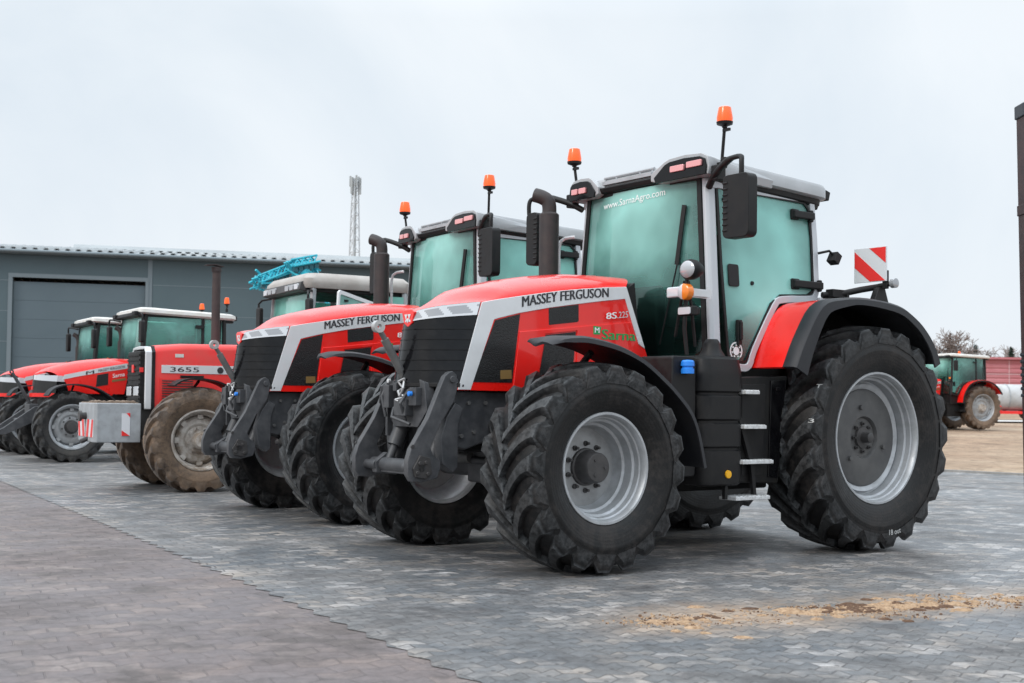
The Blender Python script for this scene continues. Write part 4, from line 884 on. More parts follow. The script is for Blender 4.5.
# ------------------------------------------------------------------ medium red tractor with sloping bonnet
def make_mid_tractor(tyre='tyre_dusty', beacons=()):
    T = empty('tractor', (0,0,0))
    TOP = [(1.38,1.925),(1.70,1.928),(2.0,1.905),(2.30,1.865),(2.55,1.81),(2.80,1.735),(2.95,1.67),(3.04,1.60)]
    EDG = [(1.38,1.84),(1.45,1.828),(1.9,1.74),(2.3,1.65),(2.56,1.593),(2.70,1.56),(3.04,1.50)]
    def hw(x): return interp([(1.38,.36),(2.6,.33),(3.04,.30)], x)
    def nx(y): return 3.05 - .36*(abs(y)/.32)**2
    ts = [-1,-.95,-.85,-.7,-.5,-.25,0,.25,.5,.7,.85,.95,1]
    rings = []
    for i in range(17):
        u = i/16; r = []
        def sp(sg, f):
            x = lerp(1.40+.1*(1-f), 2.69, u); z = lerp(1.25, interp(EDG, x), f); return (x, sg*hw(x), z)
        for f in (0,.4,.8): r.append(sp(-1, f))
        for t in ts:
            x = lerp(1.40, nx(t*.32)+.004, u); zt, ze = interp(TOP, x), interp(EDG, x); r.append((x, t*hw(x)*lerp(1,.96,u), ze+(zt-ze)*(1-abs(t)**2.4)**.65))
        for f in (.8,.4,0): r.append(sp(1, f))
        rings.append(r)
    b = MB(); b.loft(rings, False, False); hood = b.build('hood', 'red', T, smooth=50)
    b = MB(); b.prism([(1.48,1.2),(1.43,1.85),(1.36,1.88),(1.36,1.2)], 'y', -.36, .36); b.build('hood_rear_cowl', 'black', hood)
    for sg in (1, -1):
        Y = lambda p, o=0, sg=sg: sg*(hw(p[0])+o)
        b = MB(); b.prism([(2.58,1.592),(2.3,1.655),(1.9,1.745),(1.45,1.832),(1.45,1.735),(1.9,1.655),(2.3,1.575),(2.63,1.50)], 'y', lambda p: Y(p,.005), lambda p: Y(p,-.01)); b.build('silver_band', 'silver', hood, smooth=0)
        b = MB(); b.prism([(2.0,1.60),(1.80,1.64),(1.80,1.42),(2.02,1.38)], 'y', lambda p: Y(p,.004), lambda p: Y(p,-.01)); b.build('side_vent', 'mesh', hood, smooth=0)
        def tx(s, x0, x1, z0, h, mat, nm, bold, sg=sg):
            if sg < 0: pass
            fn = lambda u, v: ((lerp(x0,x1,u) if sg > 0 else lerp(x1,x0,u)), Y((lerp(x0,x1,u),0),.0075), 0)
            def fn2(u, v):
                x = lerp(x0,x1,u) if sg > 0 else lerp(x1,x0,u)
                return (x, sg*(hw(x)+.008), z0+(x0-x)*.19+v*h)
            text(s, nm, mat, hood, fn2, bold)
        tx('M', 2.20, 2.06, 1.60, .06, 'lettering', 'maker_emblem', .05)
        tx('MASSEY FERGUSON', 1.98, 1.50, 1.655, .05, 'lettering', 'maker_lettering', .08)
        tx('Sarna', 1.72, 1.50, 1.55, .075, 'white_letter', 'dealer_lettering', .03)
        b = MB(); b.prism([(1.73,1.515),(1.48,1.555),(1.48,1.515),(1.73,1.475)], 'y', lambda p: Y(p,.007), lambda p: Y(p,0)); b.build('brown_label', 'brass', hood, smooth=0)
        def lp(u, v, sg=sg):
            y = sg*lerp(.03,.322,u); t = abs(y)/.32; z = lerp(lerp(1.50,1.465,t), lerp(1.585,1.575,t), v); return (nx(y)+.006+(1.58-z)*.12, y, z)
        b = MB(); b.grid(lp, 12, 3); b.build('headlight', 'lens', T, smooth=60)
        b = MB(); b.prism([(2.70,1.468),(2.58,1.46),(2.60,1.57),(2.69,1.575)], 'y', lambda p: Y(p,.004), lambda p: Y(p,-.01)); b.build('headlight_corner', 'lens', T, smooth=0)
    b = MB(); b.grid(lambda u, v: (nx(lerp(-.32,.32,u))+.005+(1.58-lerp(1.25,1.50,v))*.12, lerp(-.32,.32,u), lerp(1.20,1.50,v)), 14, 3); gr = b.build('front_grille', 'mesh', T, smooth=60)
    b = MB(); b.prism([(2.70,1.20),(2.70,1.465),(2.56,1.46),(2.48,1.20)], 'y', -.337, .337); b.build('grille_side', 'gloss_black', gr, smooth=0)
    b = MB(); b.strip([(nx(y)+.06,y,1.215) for y in (-.32,-.2,-.1,0,.1,.2,.32)], .07, .03, (0,0,1)); b.build('front_bumper', 'red', T)
    b = MB(); b.box((3.075,0,1.34),(.02,.10,.07)); b.build('nose_badge', 'sign_red', gr, bevel=.006)
    b = MB(); b.box((1.95,0,1.0),(1.7,.52,.45)); b.box((.6,0,.80),(1.9,.52,.5)); b.box((2.75,0,.92),(.36,.5,.45)); b.tube([(0,-.7,.80),(0,.7,.80)], .15, 16); b.tube([(2.55,-.62,.62),(2.55,.62,.62)], .11, 14); b.box((1.1,.55,.75),(.7,.35,.5)); b.box((1.1,-.55,.75),(.7,.35,.5))
    b.build('chassis', 'chassis', T, bevel=.02)
    for sg in (1, -1):
        make_wheel('front_wheel', T, (2.55,sg*.76,.645), sg, .655, .42, .395, 18, .042, .34, tyre, 'plain', .03, True)
        make_wheel('rear_wheel', T, (0,sg*.80,.83), sg, .84, .50, .50, 20, .045, .34, tyre, 'plain', .034, True)
        FF = [(2.98,1.20),(2.90,1.31),(2.74,1.385),(2.5,1.41),(2.3,1.385),(2.1,1.325),(1.92,1.215),(1.80,1.10),(1.75,.95)]
        b = MB(); b.strip(smooth_path([(x,sg*.77,z) for x, z in FF],3), .42, .025, (0,1,0)); b.tube([(2.5,sg*.5,.7),(2.5,sg*.52,1.28),(2.5,sg*.7,1.38)],.02,8); b.build('front_mudguard', 'fender', T)
        RF = [(1.02,1.02),(.95,1.35),(.75,1.66),(.45,1.82),(.1,1.86),(-.3,1.80),(-.62,1.60),(-.80,1.36)]
        b = MB(); pth = smooth_path([(x,sg*.86,z) for x, z in RF],3); b.strip(pth, .50, .03, (0,1,0)); rm = b.build('rear_mudguard', 'red', T)
        b = MB(); b.prism([(x,z) for x, z in RF]+[(-.5,1.5),(.2,1.5),(.75,1.3),(.95,1.0)], 'y', sg*.60, sg*.64); b.build('mudguard_wall', 'red', rm)
        b = MB(); b.strip([p+V((0,sg*.25,-.02)) for p in pth], .02, .05, (0,1,0)); b.build('mudguard_edge', 'black', rm)
    # front linkage arms
    for sg in (1, -1):
        b = MB(); b.prism([(3.0,1.02),(3.1,1.0),(3.62,.62),(3.70,.58),(3.68,.50),(3.58,.50),(2.98,.78)], 'y', sg*.38, sg*.31); b.build('linkage_arm', 'grey_iron', T, bevel=.008)
    b = MB(); b.tube([(3.3,-.36,.75),(3.3,.36,.75)], .04, 10); b.box((3.08,0,.90),(.16,.46,.3)); b.build('linkage_cross_tube', 'grey_iron', T, bevel=.01)
    b = MB(); b.tube([(3.12,0,1.08),(3.42,.02,1.60)], .03, 10); b.tube([(3.25,0,1.28),(3.33,-.12,1.22)], .016, 6); b.lathe([(-.02,.015),(-.02,.04),(.02,.04),(.02,.015),(-.02,.015)],14,'y',(3.44,.02,1.63)); b.build('top_link', 'grey_iron', T)
    # cab
    b = MB()
    def cyy(z): return .83-.05*(z-1.4)
    for sg in (1, -1):
        b.bar((1.36,sg*cyy(1.3),1.3),(1.24,sg*cyy(2.76),2.76), .07,.07); b.bar((.17,sg*cyy(1.6),1.6),(.15,sg*cyy(2.76),2.76), .055,.05); b.bar((-.27,sg*.80,1.7),(-.26,sg*.77,2.74), .06,.06); b.bar((-.14,sg*.81,1.7),(-.20,sg*.77,2.74), .03,.03)
        b.strip(smooth_path([(1.36,sg*.83,1.35),(1.05,sg*.83,1.30),(.9,sg*.83,1.55),(.6,sg*.82,1.80),(-.27,sg*.81,1.86)],2), .05,.05)
    b.bar((1.25,-.77,2.74),(1.25,.77,2.74),.06,.06)
    b.build('cab_frame', 'black', T, bevel=.008)
    def sh(r, s): return [((x-.45)*s+.45, y*s, z) for x, y, z in r]
    ol = rrect(-.48, 1.38, -.84, .84, .10, 5); zz = lambda x, z: z + (x-1.4)*.012 - max(0, -.1-x)*.10
    b = MB(); b.loft([sh([(x,y,zz(x,h)) for x, y in ol],s) for h, s in ((2.755,.98),(2.785,1.02),(2.845,1.01),(2.875,.95),(2.89,.7))]); rf = b.build('roof', 'white', T, smooth=40)
    b = MB(); b.box((.45,0,2.74),(1.66,1.56,.05)); b.prism([(1.30,2.70),(1.44,2.72),(1.42,2.79),(1.30,2.79)], 'y', -.80, .80)
    for sg in (1, -1): b.box((-.36,sg*.70,2.70),(.18,.16,.10)); b.box((-.50,sg*.66,2.75),(.08,.12,.09)); b.box((1.42,sg*.70,2.76),(.08,.2,.08))
    b.build('roof_underside', 'black', rf, bevel=.012)
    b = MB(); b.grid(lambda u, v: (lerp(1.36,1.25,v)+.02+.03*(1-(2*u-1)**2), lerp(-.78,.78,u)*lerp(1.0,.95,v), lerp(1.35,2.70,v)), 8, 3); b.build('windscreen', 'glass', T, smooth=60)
    for sg in (1, -1):
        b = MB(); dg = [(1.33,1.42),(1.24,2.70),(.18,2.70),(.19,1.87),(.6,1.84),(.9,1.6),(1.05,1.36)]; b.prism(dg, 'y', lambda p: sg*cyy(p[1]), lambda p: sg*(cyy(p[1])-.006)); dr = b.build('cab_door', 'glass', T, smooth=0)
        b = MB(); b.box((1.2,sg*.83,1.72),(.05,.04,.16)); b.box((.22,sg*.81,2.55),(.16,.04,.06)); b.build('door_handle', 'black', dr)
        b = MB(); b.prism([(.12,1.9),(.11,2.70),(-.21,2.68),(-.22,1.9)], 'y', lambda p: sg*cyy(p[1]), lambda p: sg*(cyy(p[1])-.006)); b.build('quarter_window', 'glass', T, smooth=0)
        b = MB(); b.tube(smooth_path([(1.30,sg*.80,2.68),(1.40,sg*1.0,2.72),(1.42,sg*1.18,2.72),(1.42,sg*1.20,2.62),(1.42,sg*1.20,2.3)],2), .018, 8); ar = b.build('mirror_arm', 'black', T)
        b = MB(); b.prism(rrect(sg*1.17-.09, sg*1.17+.09, 2.20, 2.60, .035), 'x', 1.38, 1.46); b.build('mirror_housing', 'black', ar, bevel=.02)
        b = MB(); b.box((.9,sg*.85,1.0),(.3,.28,.03)); b.box((.95,sg*.87,.7),(.3,.28,.03)); b.box((.85,sg*.85,.85),(.03,.25,.45)); b.build('step', 'black', T)
        b = MB(); b.tube([(1.40,sg*.82,1.80),(1.44,sg*.86,2.0)],.015,6); b.box((1.46,sg*.90,1.93),(.08,.14,.08)); w = b.build('side_lamp', 'black', T, bevel=.01)
        b = MB(); b.box((1.50,sg*.93,1.935),(.02,.08,.07)); b.build('amber_lens', 'amber', w)
    b = MB(); b.face([(-.28,-.74,2.68),(-.28,.74,2.68),(-.30,.76,1.8),(-.30,-.76,1.8)]); b.build('rear_window', 'glass', T, smooth=0)
    b = MB(); b.prism([(1.35,.95),(1.34,1.34),(1.03,1.28),(.75,1.62),(-.26,1.8),(-.26,.95)], 'y', -.78, .78); b.build('cab_floor', 'chassis', T, bevel=.02)
    b = MB(); b.prism(rrect(-.24,.24,1.6,1.86,.06), 'x', .2, .7); b.prism(rrect(-.23,.23,1.8,2.42,.08), 'x', .12, .26); b.build('driver_seat', 'interior', T, bevel=.03)
    b = MB(); b.prism([(1.36,1.3),(1.34,1.92),(1.2,1.94),(1.1,1.3)], 'y', -.33, .33); b.lathe([(-.015,.19),(0,.205),(.015,.19),(0,.175),(-.015,.19)], 24, 'z', (.95,0,2.0)); b.tube([(1.2,0,1.85),(.95,0,2.0)],.03,8); b.build('dashboard', 'interior', T, bevel=.02)
    b = MB(); b.tube([(1.28,-.80,1.2),(1.28,-.80,2.30)], .068, 16); b.tube(smooth_path([(1.28,-.80,2.26),(1.28,-.80,2.42),(1.31,-.82,2.52),(1.38,-.86,2.57)],3), .05, 14, caps=False); b.build('exhaust', 'exhaust', T)
    for p in beacons:
        beacon(rf, (p[0],p[1],2.86), p, .05)
    return T
# ------------------------------------------------------------------ place the tractors
def put(T, x, y, deg):
    T.location = (x, y, 0); T.rotation_euler = (0, 0, D(deg) + PI)

T1 = make_big_tractor(); put(T1, 2.367, 11.314, 36.67)
T2 = copy_tree(T1, None, skip=('warning_board', 'web_address', 'round_sticker')); put(T2, .576, 14.271, 32.82)
tag(T1, 'nearest big red tractor, with striped warning board on rear mudguard and lettering on windscreen', 'tractor', 'red tractors parked in a row')
tag(T2, 'second big red tractor with silver bonnet band, partly hidden behind the nearest tractor', 'tractor', 'red tractors parked in a row')
# chalk scribbles on the nearest rear tyre
rear = [c for c in T1.children if c.name.startswith('rear_wheel') and c.location.y > 0][0]
def chalk(s, ang, r0, w, h, flip=False):
    a = D(ang)
    def fn(u, v):
        rr = r0 + (1-v)*h; al = a + (u-.5)*w/r0
        return (rr*math.sin(al), .3555, rr*math.cos(al))
    return text(s, 'chalk_mark', 'chalk', rear, fn, .0)
chalk('18 out', 186, .755, .15, .045)
for s, ang in (('T', 62), ('3', 80)):
    a = D(ang)
    def fn(u, v, a=a):
        y = .30 - .055*(1-v)*0 + 0; rr = .925
        al = a + .035*(1-v); yy = .325 - .06*(1-u) 
        return (rr*math.sin(al), yy, rr*math.cos(al))
    text(s, 'chalk_mark', 'chalk', rear, fn, .0)

T3 = make_old_tractor(); put(T3, -1.93, 17.56, 30)
tag(T3, 'older boxy red tractor with muddy tyres, grey ballast block in front and open cab door', 'tractor', 'red tractors parked in a row')
TE = make_mid_tractor('tyre_dusty', ((-.30,.80,3.14), (-.30,-.72,3.12))); put(TE, -6.2, 24.23, 32)
tag(TE, 'medium red tractor just left of the one with the grey ballast block', 'tractor', 'red tractors parked in a row')
TF = make_mid_tractor('tyre_dusty', ((-.30,-.35,3.12),)); put(TF, -8.05, 27.1, 32)
tag(TF, 'leftmost medium red tractor, cut by the photo edge and mostly hidden behind the next one', 'tractor', 'red tractors parked in a row')
TG = make_mid_tractor('tyre_muddy', ((-.30,-.70,3.05),)); put(TG, 17.55, 47.6, 20); TG.location.z = .40
tag(TG, 'far red tractor on bare brown ground seen past the big rear wheel', 'tractor', None)

# ------------------------------------------------------------------ ground
def yard(x):            # the yard falls gently to the right
    return -.011*(max(-1.5, min(5., x))+1.0)
def hgt(x, y):
    def st(a, b, t):
        t = max(0, min(1, (t-a)/(b-a))); return t*t*(3-2*t)
    k = st(3, 9, x)
    return yard(x) + (.48*max(0, min(1, (y-24)/24)) + .60*max(0, min(1, (y-48)/27)))*k

def paving_mat(name, base, hues, cells, joint, toneamp, grime, gloss, dirt=False, dots=0.):
    """worn concrete pavers: zigzag courses, sand-filled joints, stains, bloom, grit"""
    m = bpy.data.materials.new(name); nt, ns, L = nodes_of(m); p = ns['Principled BSDF']
    g = N(nt, 'ShaderNodeNewGeometry'); pos = g.outputs['Position']
    mp = N(nt, 'ShaderNodeVectorRotate'); mp.rotation_type = 'Z_AXIS'; mp.inputs['Angle'].default_value = D(-31); L.new(pos, mp.inputs['Vector'])
    sx = N(nt, 'ShaderNodeSeparateXYZ'); L.new(mp.outputs[0], sx.inputs[0])
    u, v = sx.outputs[0], sx.outputs[1]
    mul = lambda a, b: math_node(nt, 'MULTIPLY', a, b)
    add = lambda a, b: math_node(nt, 'ADD', a, b)
    def tri(x, per, amp): return mul(math_node(nt, 'SUBTRACT', math_node(nt, 'PINGPONG', x, per/2), per/4), amp/(per/4))
    wob = noise_tex(nt, pos, 4.0, 3)
    u2 = add(u, tri(v, cells[1]*2, .008))
    v2 = add(add(v, tri(u, cells[0], .022)), mul(wob, .016))
    cb = N(nt, 'ShaderNodeCombineXYZ'); L.new(u2, cb.inputs[0]); L.new(v2, cb.inputs[1])
    br = N(nt, 'ShaderNodeTexBrick'); L.new(cb.outputs[0], br.inputs['Vector'])
    for k, x in (('Scale', 1), ('Brick Width', cells[0]), ('Row Height', cells[1]), ('Mortar Size', .0055), ('Mortar Smooth', .5), ('Bias', 0)): br.inputs[k].default_value = x
    br.inputs['Color1'].default_value = (0,0,0,1); br.inputs['Color2'].default_value = (1,1,1,1); br.inputs['Mortar'].default_value = (.5,.5,.5,1); br.offset = .5
    rndc = N(nt, 'ShaderNodeSeparateColor'); L.new(br.outputs['Color'], rndc.inputs[0]); r = rndc.outputs[0]; fac = br.outputs['Fac']
    off = N(nt, 'ShaderNodeVectorMath'); off.operation = 'ADD'; L.new(pos, off.inputs[0]); off.inputs[1].default_value = (17.3, 5.1, 2.2)
    off2 = N(nt, 'ShaderNodeVectorMath'); off2.operation = 'ADD'; L.new(pos, off2.inputs[0]); off2.inputs[1].default_value = (-7.7, 31.4, 9.)
    big = noise_tex(nt, pos, .45, 6, .62, .8); mid = noise_tex(nt, off.outputs[0], 1.7, 7, .68, .5); mid2 = noise_tex(nt, off2.outputs[0], 2.6, 7, .70, .4)
    med = noise_tex(nt, pos, 11, 6, .72); fine = noise_tex(nt, off.outputs[0], 60, 5, .75); grit = noise_tex(nt, off2.outputs[0], 190, 3, .7)
    blue, tan, pale, dark = hues
    col = mixc(nt, mul(ramp(nt, add(mul(big, .7), mul(mid, .3)), (.40, .58)), .85), base, blue)
    col = mixc(nt, mul(ramp(nt, add(mul(mid2, .75), mul(r, .25)), (.48, .68)), .70), col, tan)
    col = mixc(nt, mul(ramp(nt, add(mul(mid, .70), mul(r, .32)), (.57, .75)), .72), col, pale)
    col = mixc(nt, mul(ramp(nt, add(mul(mid2, .6), add(mul(big, .3), mul(r, -.12))), (.41, .27)), grime), col, dark)
    # tone of each paver, mottling and grit multiply the colour of the concrete itself
    k = add(add(mul(math_node(nt, 'SUBTRACT', r, .5), toneamp), mul(math_node(nt, 'SUBTRACT', med, .5), 1.1)), add(mul(math_node(nt, 'SUBTRACT', fine, .5), .95), mul(math_node(nt, 'SUBTRACT', grit, .5), .7)))
    k = math_node(nt, 'MAXIMUM', add(k, 1.0), .25)
    vm = N(nt, 'ShaderNodeVectorMath'); vm.operation = 'SCALE'; L.new(col, vm.inputs[0]); L.new(k, vm.inputs['Scale']); col = vm.outputs[0]
    if dirt:      # trodden-in earth along a wheel track
        sp = N(nt, 'ShaderNodeSeparateXYZ'); L.new(pos, sp.inputs[0])
        d = math_node(nt, 'SUBTRACT', sp.outputs[1], add(mul(sp.outputs[0], .46), 6.36))
        d = math_node(nt, 'ABSOLUTE', add(d, mul(math_node(nt, 'SUBTRACT', mid2, .5), .9)))
        band = ramp(nt, d, (.10, .62, 1, 0))
        band = mul(mul(band, ramp(nt, sp.outputs[0], (.3, .9))), ramp(nt, add(mul(mid, .5), mul(med, .5)), (.38, .52)))
        col = mixc(nt, mul(band, .85), col, mixc(nt, ramp(nt, med, (.4,.6)), (.48, .36, .26), (.30, .20, .13)))
    jf = mul(fac, mul(ramp(nt, mid2, (.35, .62, .25, 1.0)), joint))
    col = mixc(nt, jf, col, (.05, .045, .045))
    if dots:
        fr = lambda x, per: math_node(nt, 'SUBTRACT', math_node(nt, 'FRACT', math_node(nt, 'DIVIDE', x, per)), .5)
        a = mul(fr(u, cells[0]), cells[0]); c_ = mul(fr(v, cells[1]*2), cells[1]*2)
        dd = math_node(nt, 'SQRT', add(mul(a, a), mul(c_, c_)))
        col = mixc(nt, mul(ramp(nt, dd, (.009, .015, 1, 0)), dots), col, (.03, .028, .028))
    L.new(col, p.inputs['Base Color'])
    wet = ramp(nt, big, (.40, .60, gloss[1], gloss[0]))
    L.new(math_node(nt, 'ADD', wet, mul(math_node(nt, 'SUBTRACT', fine, .5), .35)), p.inputs['Roughness'])
    h = add(add(mul(fac, -.8), mul(r, .30)), add(mul(fine, .45), mul(med, .8)))
    b = N(nt, 'ShaderNodeBump'); b.inputs['Strength'].default_value = .8; b.inputs['Distance'].default_value = .008; L.new(h, b.inputs['Height']); L.new(b.outputs[0], p.inputs['Normal'])
    return m
M['paving'] = paving_mat('interlocking grey pavers', (.190,.184,.180), ((.128,.143,.160), (.275,.230,.192), (.40,.395,.40), (.050,.048,.049)), (.165,.095), .80, .58, .90, (.34,.66), True, .75)
M['drive'] = paving_mat('brown grey drive pavers', (.152,.124,.120), ((.130,.114,.118), (.195,.150,.132), (.25,.215,.205), (.070,.058,.055)), (.20,.13), .25, .10, .85, (.5,.75))

m = bpy.data.materials.new('bare earth'); nt, ns, L = nodes_of(m); p = ns['Principled BSDF']
g = N(nt, 'ShaderNodeNewGeometry'); pos = g.outputs['Position']
c = mixc(nt, ramp(nt, noise_tex(nt, pos, .8, 8, .7), (.35, .65)), (.42,.29,.195), (.22,.145,.095))
c = mixc(nt, ramp(nt, noise_tex(nt, pos, .13, 5, .6), (.5, .7)), c, (.46,.35,.25))
c = mixc(nt, ramp(nt, noise_tex(nt, pos, 3.5, 7, .75), (.50, .66)), c, (.15,.10,.065))
L.new(c, p.inputs['Base Color']); p.inputs['Roughness'].default_value = .95
b = N(nt, 'ShaderNodeBump'); b.inputs['Strength'].default_value = 1; b.inputs['Distance'].default_value = .06
L.new(noise_tex(nt, pos, 6, 8, .75), b.inputs['Height']); L.new(b.outputs[0], p.inputs['Normal'])
M['earth'] = m

xs_ = [-420,-200,-100,-60,-40,-30,-20,-12,-6,-1.5,2]+[3+.5*k for k in range(13)]+[10,12,15,20,25,30,36,45,60,90,150,260,420]
ys_ = [-60,-30,-15,-5,0,5,10,15,20,22,23,24,25,26,28,30,33,36,40,44,48,52,56,60,65,70,75,80,90,110,140,180,240,320,420,600]
b = MB()
gv = [[b.bm.verts.new((x, y, hgt(x, y) - .008 + (0 if y < 25 or x < 9 else .05*noise.noise((x*.3,y*.3,0))))) for y in ys_] for x in xs_]
for i in range(len(xs_)-1):
    for j in range(len(ys_)-1): b.bm.faces.new((gv[i][j], gv[i+1][j], gv[i+1][j+1], gv[i][j+1]))
tag(b.build('ground', 'earth', smooth=60), kind='structure')

# paving sheets meet along a toothed line (the pavers interlock)
A0 = V((-.37, 5.57)); dirv = V((-4.23, 7.25)).normalized(); nv = V((dirv.y, -dirv.x))
def edge_pt(t, k): q = A0 + dirv*t + nv*(.022 if k % 2 else -.022); return (q.x, q.y)
def drape(b):
    for x in (-1.5, 5.):
        bmesh.ops.bisect_plane(b.bm, geom=b.bm.verts[:]+b.bm.edges[:]+b.bm.faces[:], plane_co=(x,0,0), plane_no=(1,0,0))
    bmesh.ops.triangulate(b.bm, faces=b.bm.faces[:])
    for v in b.bm.verts: v.co.z += yard(v.co.x)
edge = []
k = 0; t = -9.
while t < 34:
    edge.append(edge_pt(t, k//2)); t += .1 if k % 2 else .02; k += 1
far = [(-14.0,36.5),(-4,39.0),(2,33),(6.5,26.2),(8.44,24.2),(9.52,23.05),(13,20.2),(24,12.5),(24,-8),(4.5,-8)]
b = MB(); b.face([(x,y,.004) for x, y in edge[::1]] + [(x,y,.004) for x, y in [p for p in far if True]])
drape(b); tag(b.build('paving', 'paving', smooth=0, weld=False), kind='structure')
b = MB(); b.face([(x,y,.0) for x, y in [(4.9,-8),(-40,-8),(-40,36),(-20,36.5)]] + [(x,y,.0) for x, y in [ (edge[-1][0]+.3, edge[-1][1]+1.5)]] + [(x+.3*nv.x,y+.3*nv.y,.0) for x, y in edge[::-1]])
drape(b); tag(b.build('driveway', 'drive', smooth=0, weld=False), kind='structure')
# pale concrete strip and kerb at the edge of the yard
b = MB(); P = [(6.5,26.2),(8.44,24.2),(9.52,23.05),(13,20.2),(24,12.5)]
for (x0,y0),(x1,y1) in zip(P, P[1:]): b.bar((x0,y0,yard(x0)),(x1,y1,yard(x1)), .12, .09)
M['kerb'] = MAT('concrete kerb', (.30,.29,.275), .85, base2=(.22,.21,.2), nscale=5, bump=.1, bscale=40)
tag(b.build('kerb', 'kerb'), kind='structure')
b = MB(); b.loft([[(x, y, hgt(x, y)+.06), (x, y+2.2, hgt(x, y+2.2)+.06)] for x, y in ((19,55),(24,55.5),(30,56),(45,57))], False, False)
M['pale'] = MAT('pale concrete', (.50,.49,.47), .9, base2=(.40,.39,.38), nscale=.8)
tag(b.build('far_path', 'pale', smooth=0), kind='structure')

# loose earth dropped by tyres: countless crumbs, one object
b = MB(); track = [(.72,6.62),(1.2,6.85),(2.05,7.25),(2.6,7.50),(3.3,7.85),(4.2,8.35)]
def at_track(t):
    q = t*(len(track)-1); i = min(int(q), len(track)-2); f = q-i
    return V((lerp(track[i][0],track[i+1][0],f), lerp(track[i][1],track[i+1][1],f), 0))
clumps = [(rnd.random()**.8, rnd.gauss(0,.16), rnd.uniform(.02,.12)) for _ in range(30)] + [(.40,.02,.16),(.44,.06,.15),(.36,.0,.12),(.03,.03,.10),(.22,-.12,.10),(.62,.08,.12)]
cnt = 0
for (t, o, s) in clumps:
    q = at_track(t) + V((-.44,.9,0))*o
    for _ in range(int(36*s/.06)):
        c = q + V((rnd.gauss(0,s*1.3), rnd.gauss(0,s*.55), 0)); r = min(.022, abs(rnd.gauss(0,.0034))+.0014)
        n = 5; z0 = .006+yard(c.x); vs = []
        ring = [(c.x+r*math.cos(2*PI*k/n+t*9)*rnd.uniform(.7,1.5), c.y+r*math.sin(2*PI*k/n+t*9)*rnd.uniform(.7,1.4), z0-.002) for k in range(n)]
        top = [(lerp(c.x,x,.6)+rnd.uniform(-.2,.2)*r, lerp(c.y,y,.6)+rnd.uniform(-.2,.2)*r, z0+r*rnd.uniform(.5,.95)) for x, y, z in ring]
        b.loft([ring, top], True, False, mi=rnd.choice((0,0,1)))
        f = b.bm.faces.new([b.bm.verts.new(p) for p in top]); f.material_index = 0
        cnt += 1
pats = [(rnd.random()**.9, rnd.gauss(0,.17), rnd.uniform(.012,.035)) for _ in range(110)] + [(.40+rnd.gauss(0,.05), rnd.gauss(.03,.08), rnd.uniform(.02,.05)) for _ in range(34)] + [(.58+rnd.gauss(0,.04), rnd.gauss(-.02,.06), rnd.uniform(.02,.045)) for _ in range(16)] + [(.05+rnd.gauss(0,.03), rnd.gauss(0,.06), rnd.uniform(.012,.03)) for _ in range(16)]
for t, o, r in pats:        # trodden pats that fell out of the treads
    q = at_track(max(0, min(1, t))) + V((-.44,.9,0))*o; n = 11; ph = rnd.random()*9
    f = [rnd.uniform(.65,1.3) for _ in range(n)]; e = rnd.uniform(1., 1.9); rings = []
    for k, z in ((1.,-.002),(.86,r*.16),(.55,r*.30),(.2,r*.34)):
        rings.append([(q.x+r*e*k*f[i]*math.cos(2*PI*i/n+ph), q.y+r*k*f[i]*math.sin(2*PI*i/n+ph), .005+yard(q.x)+max(-.002, z*rnd.uniform(.55,1.3))) for i in range(n)])
    b.loft(rings, True, True, mi=(1 if (abs(t-.40) < .07 and rnd.random() < .6) or rnd.random() < .18 else 0))
M['clod'] = MAT('dry earth clods', (.42,.29,.185), .95, base2=(.27,.17,.10), nscale=45, bump=.4, bscale=120)
M['clod2'] = MAT('dark earth clods', (.085,.045,.026), .95, base2=(.14,.08,.05), nscale=45)
tag(b.build('loose_earth', ['clod','clod2'], smooth=0, weld=False), 'crumbs of brown earth scattered over the pavers in front of the nearest tractor', 'earth', kind='stuff')

# ------------------------------------------------------------------ the dark hall behind the row
M['wall'] = MAT('dark grey sandwich panel', (.080,.116,.130), .5, .1, base2=(.070,.103,.117), nscale=.35)
M['doorp'] = MAT('grey sectional door', (.100,.135,.155), .45, .1, base2=(.088,.122,.142), nscale=.4)
M['trim'] = MAT('grey flashing', (.17,.205,.225), .45, .2)
M['roofsheet'] = MAT('light trapezoid roof sheet', (.34,.365,.375), .5, .2, base2=(.27,.29,.30), nscale=.6)
H = empty('hall', (-16.65,40.0,0), D(15))
b = MB(); s0, s1, zt = -9.0, 16.0, 5.88
b.prism([(s0,0),(.33,0),(.33,5.10),(4.49,5.10),(4.49,0),(s1,0),(s1,zt),(s0,zt)], 'y', 0, .15)
b.box((s0+.075,8.1,2.94),(.15,15.9,5.88)); b.box((s1-.075,8.1,2.94),(.15,15.9,5.88)); b.box(((s0+s1)/2,16.1,2.94),(s1-s0,.15,5.88))
w = b.build('wall', 'wall', H, smooth=0)
b = MB()
for k in range(1,6): 
    z = k*1.0
    for xa, xb in ((s0,.2),(4.72,s1)): b.box(((xa+xb)/2,-.002,z),(xb-xa,.006,.018))
b.build('panel_joint', 'trim', w, smooth=0)
for x in (-5.0,4.62,10.2):
    b = MB(); b.box((x,-.012,2.94),(.14,.02,5.86)); b.build('flashing', 'trim', w, smooth=0)
for c_, d_ in (((.25,-.02,2.55),(.13,.03,5.36)),((4.53,-.03,2.55),(.10,.03,5.36)),((2.40,-.025,5.17),(4.42,.034,.13))):
    b = MB(); b.box(c_, d_); b.build('door_trim', 'trim', w, smooth=0)
b = MB()
for k in range(8): b.box((2.41,.13,.33+k*.62),(4.16,.05,.617))
dr = b.build('sectional_door', 'doorp', H, bevel=.006)
b = MB(); b.box((2.41,.10,2.2),(.25,.02,.04)); b.build('door_handle', 'black', dr)
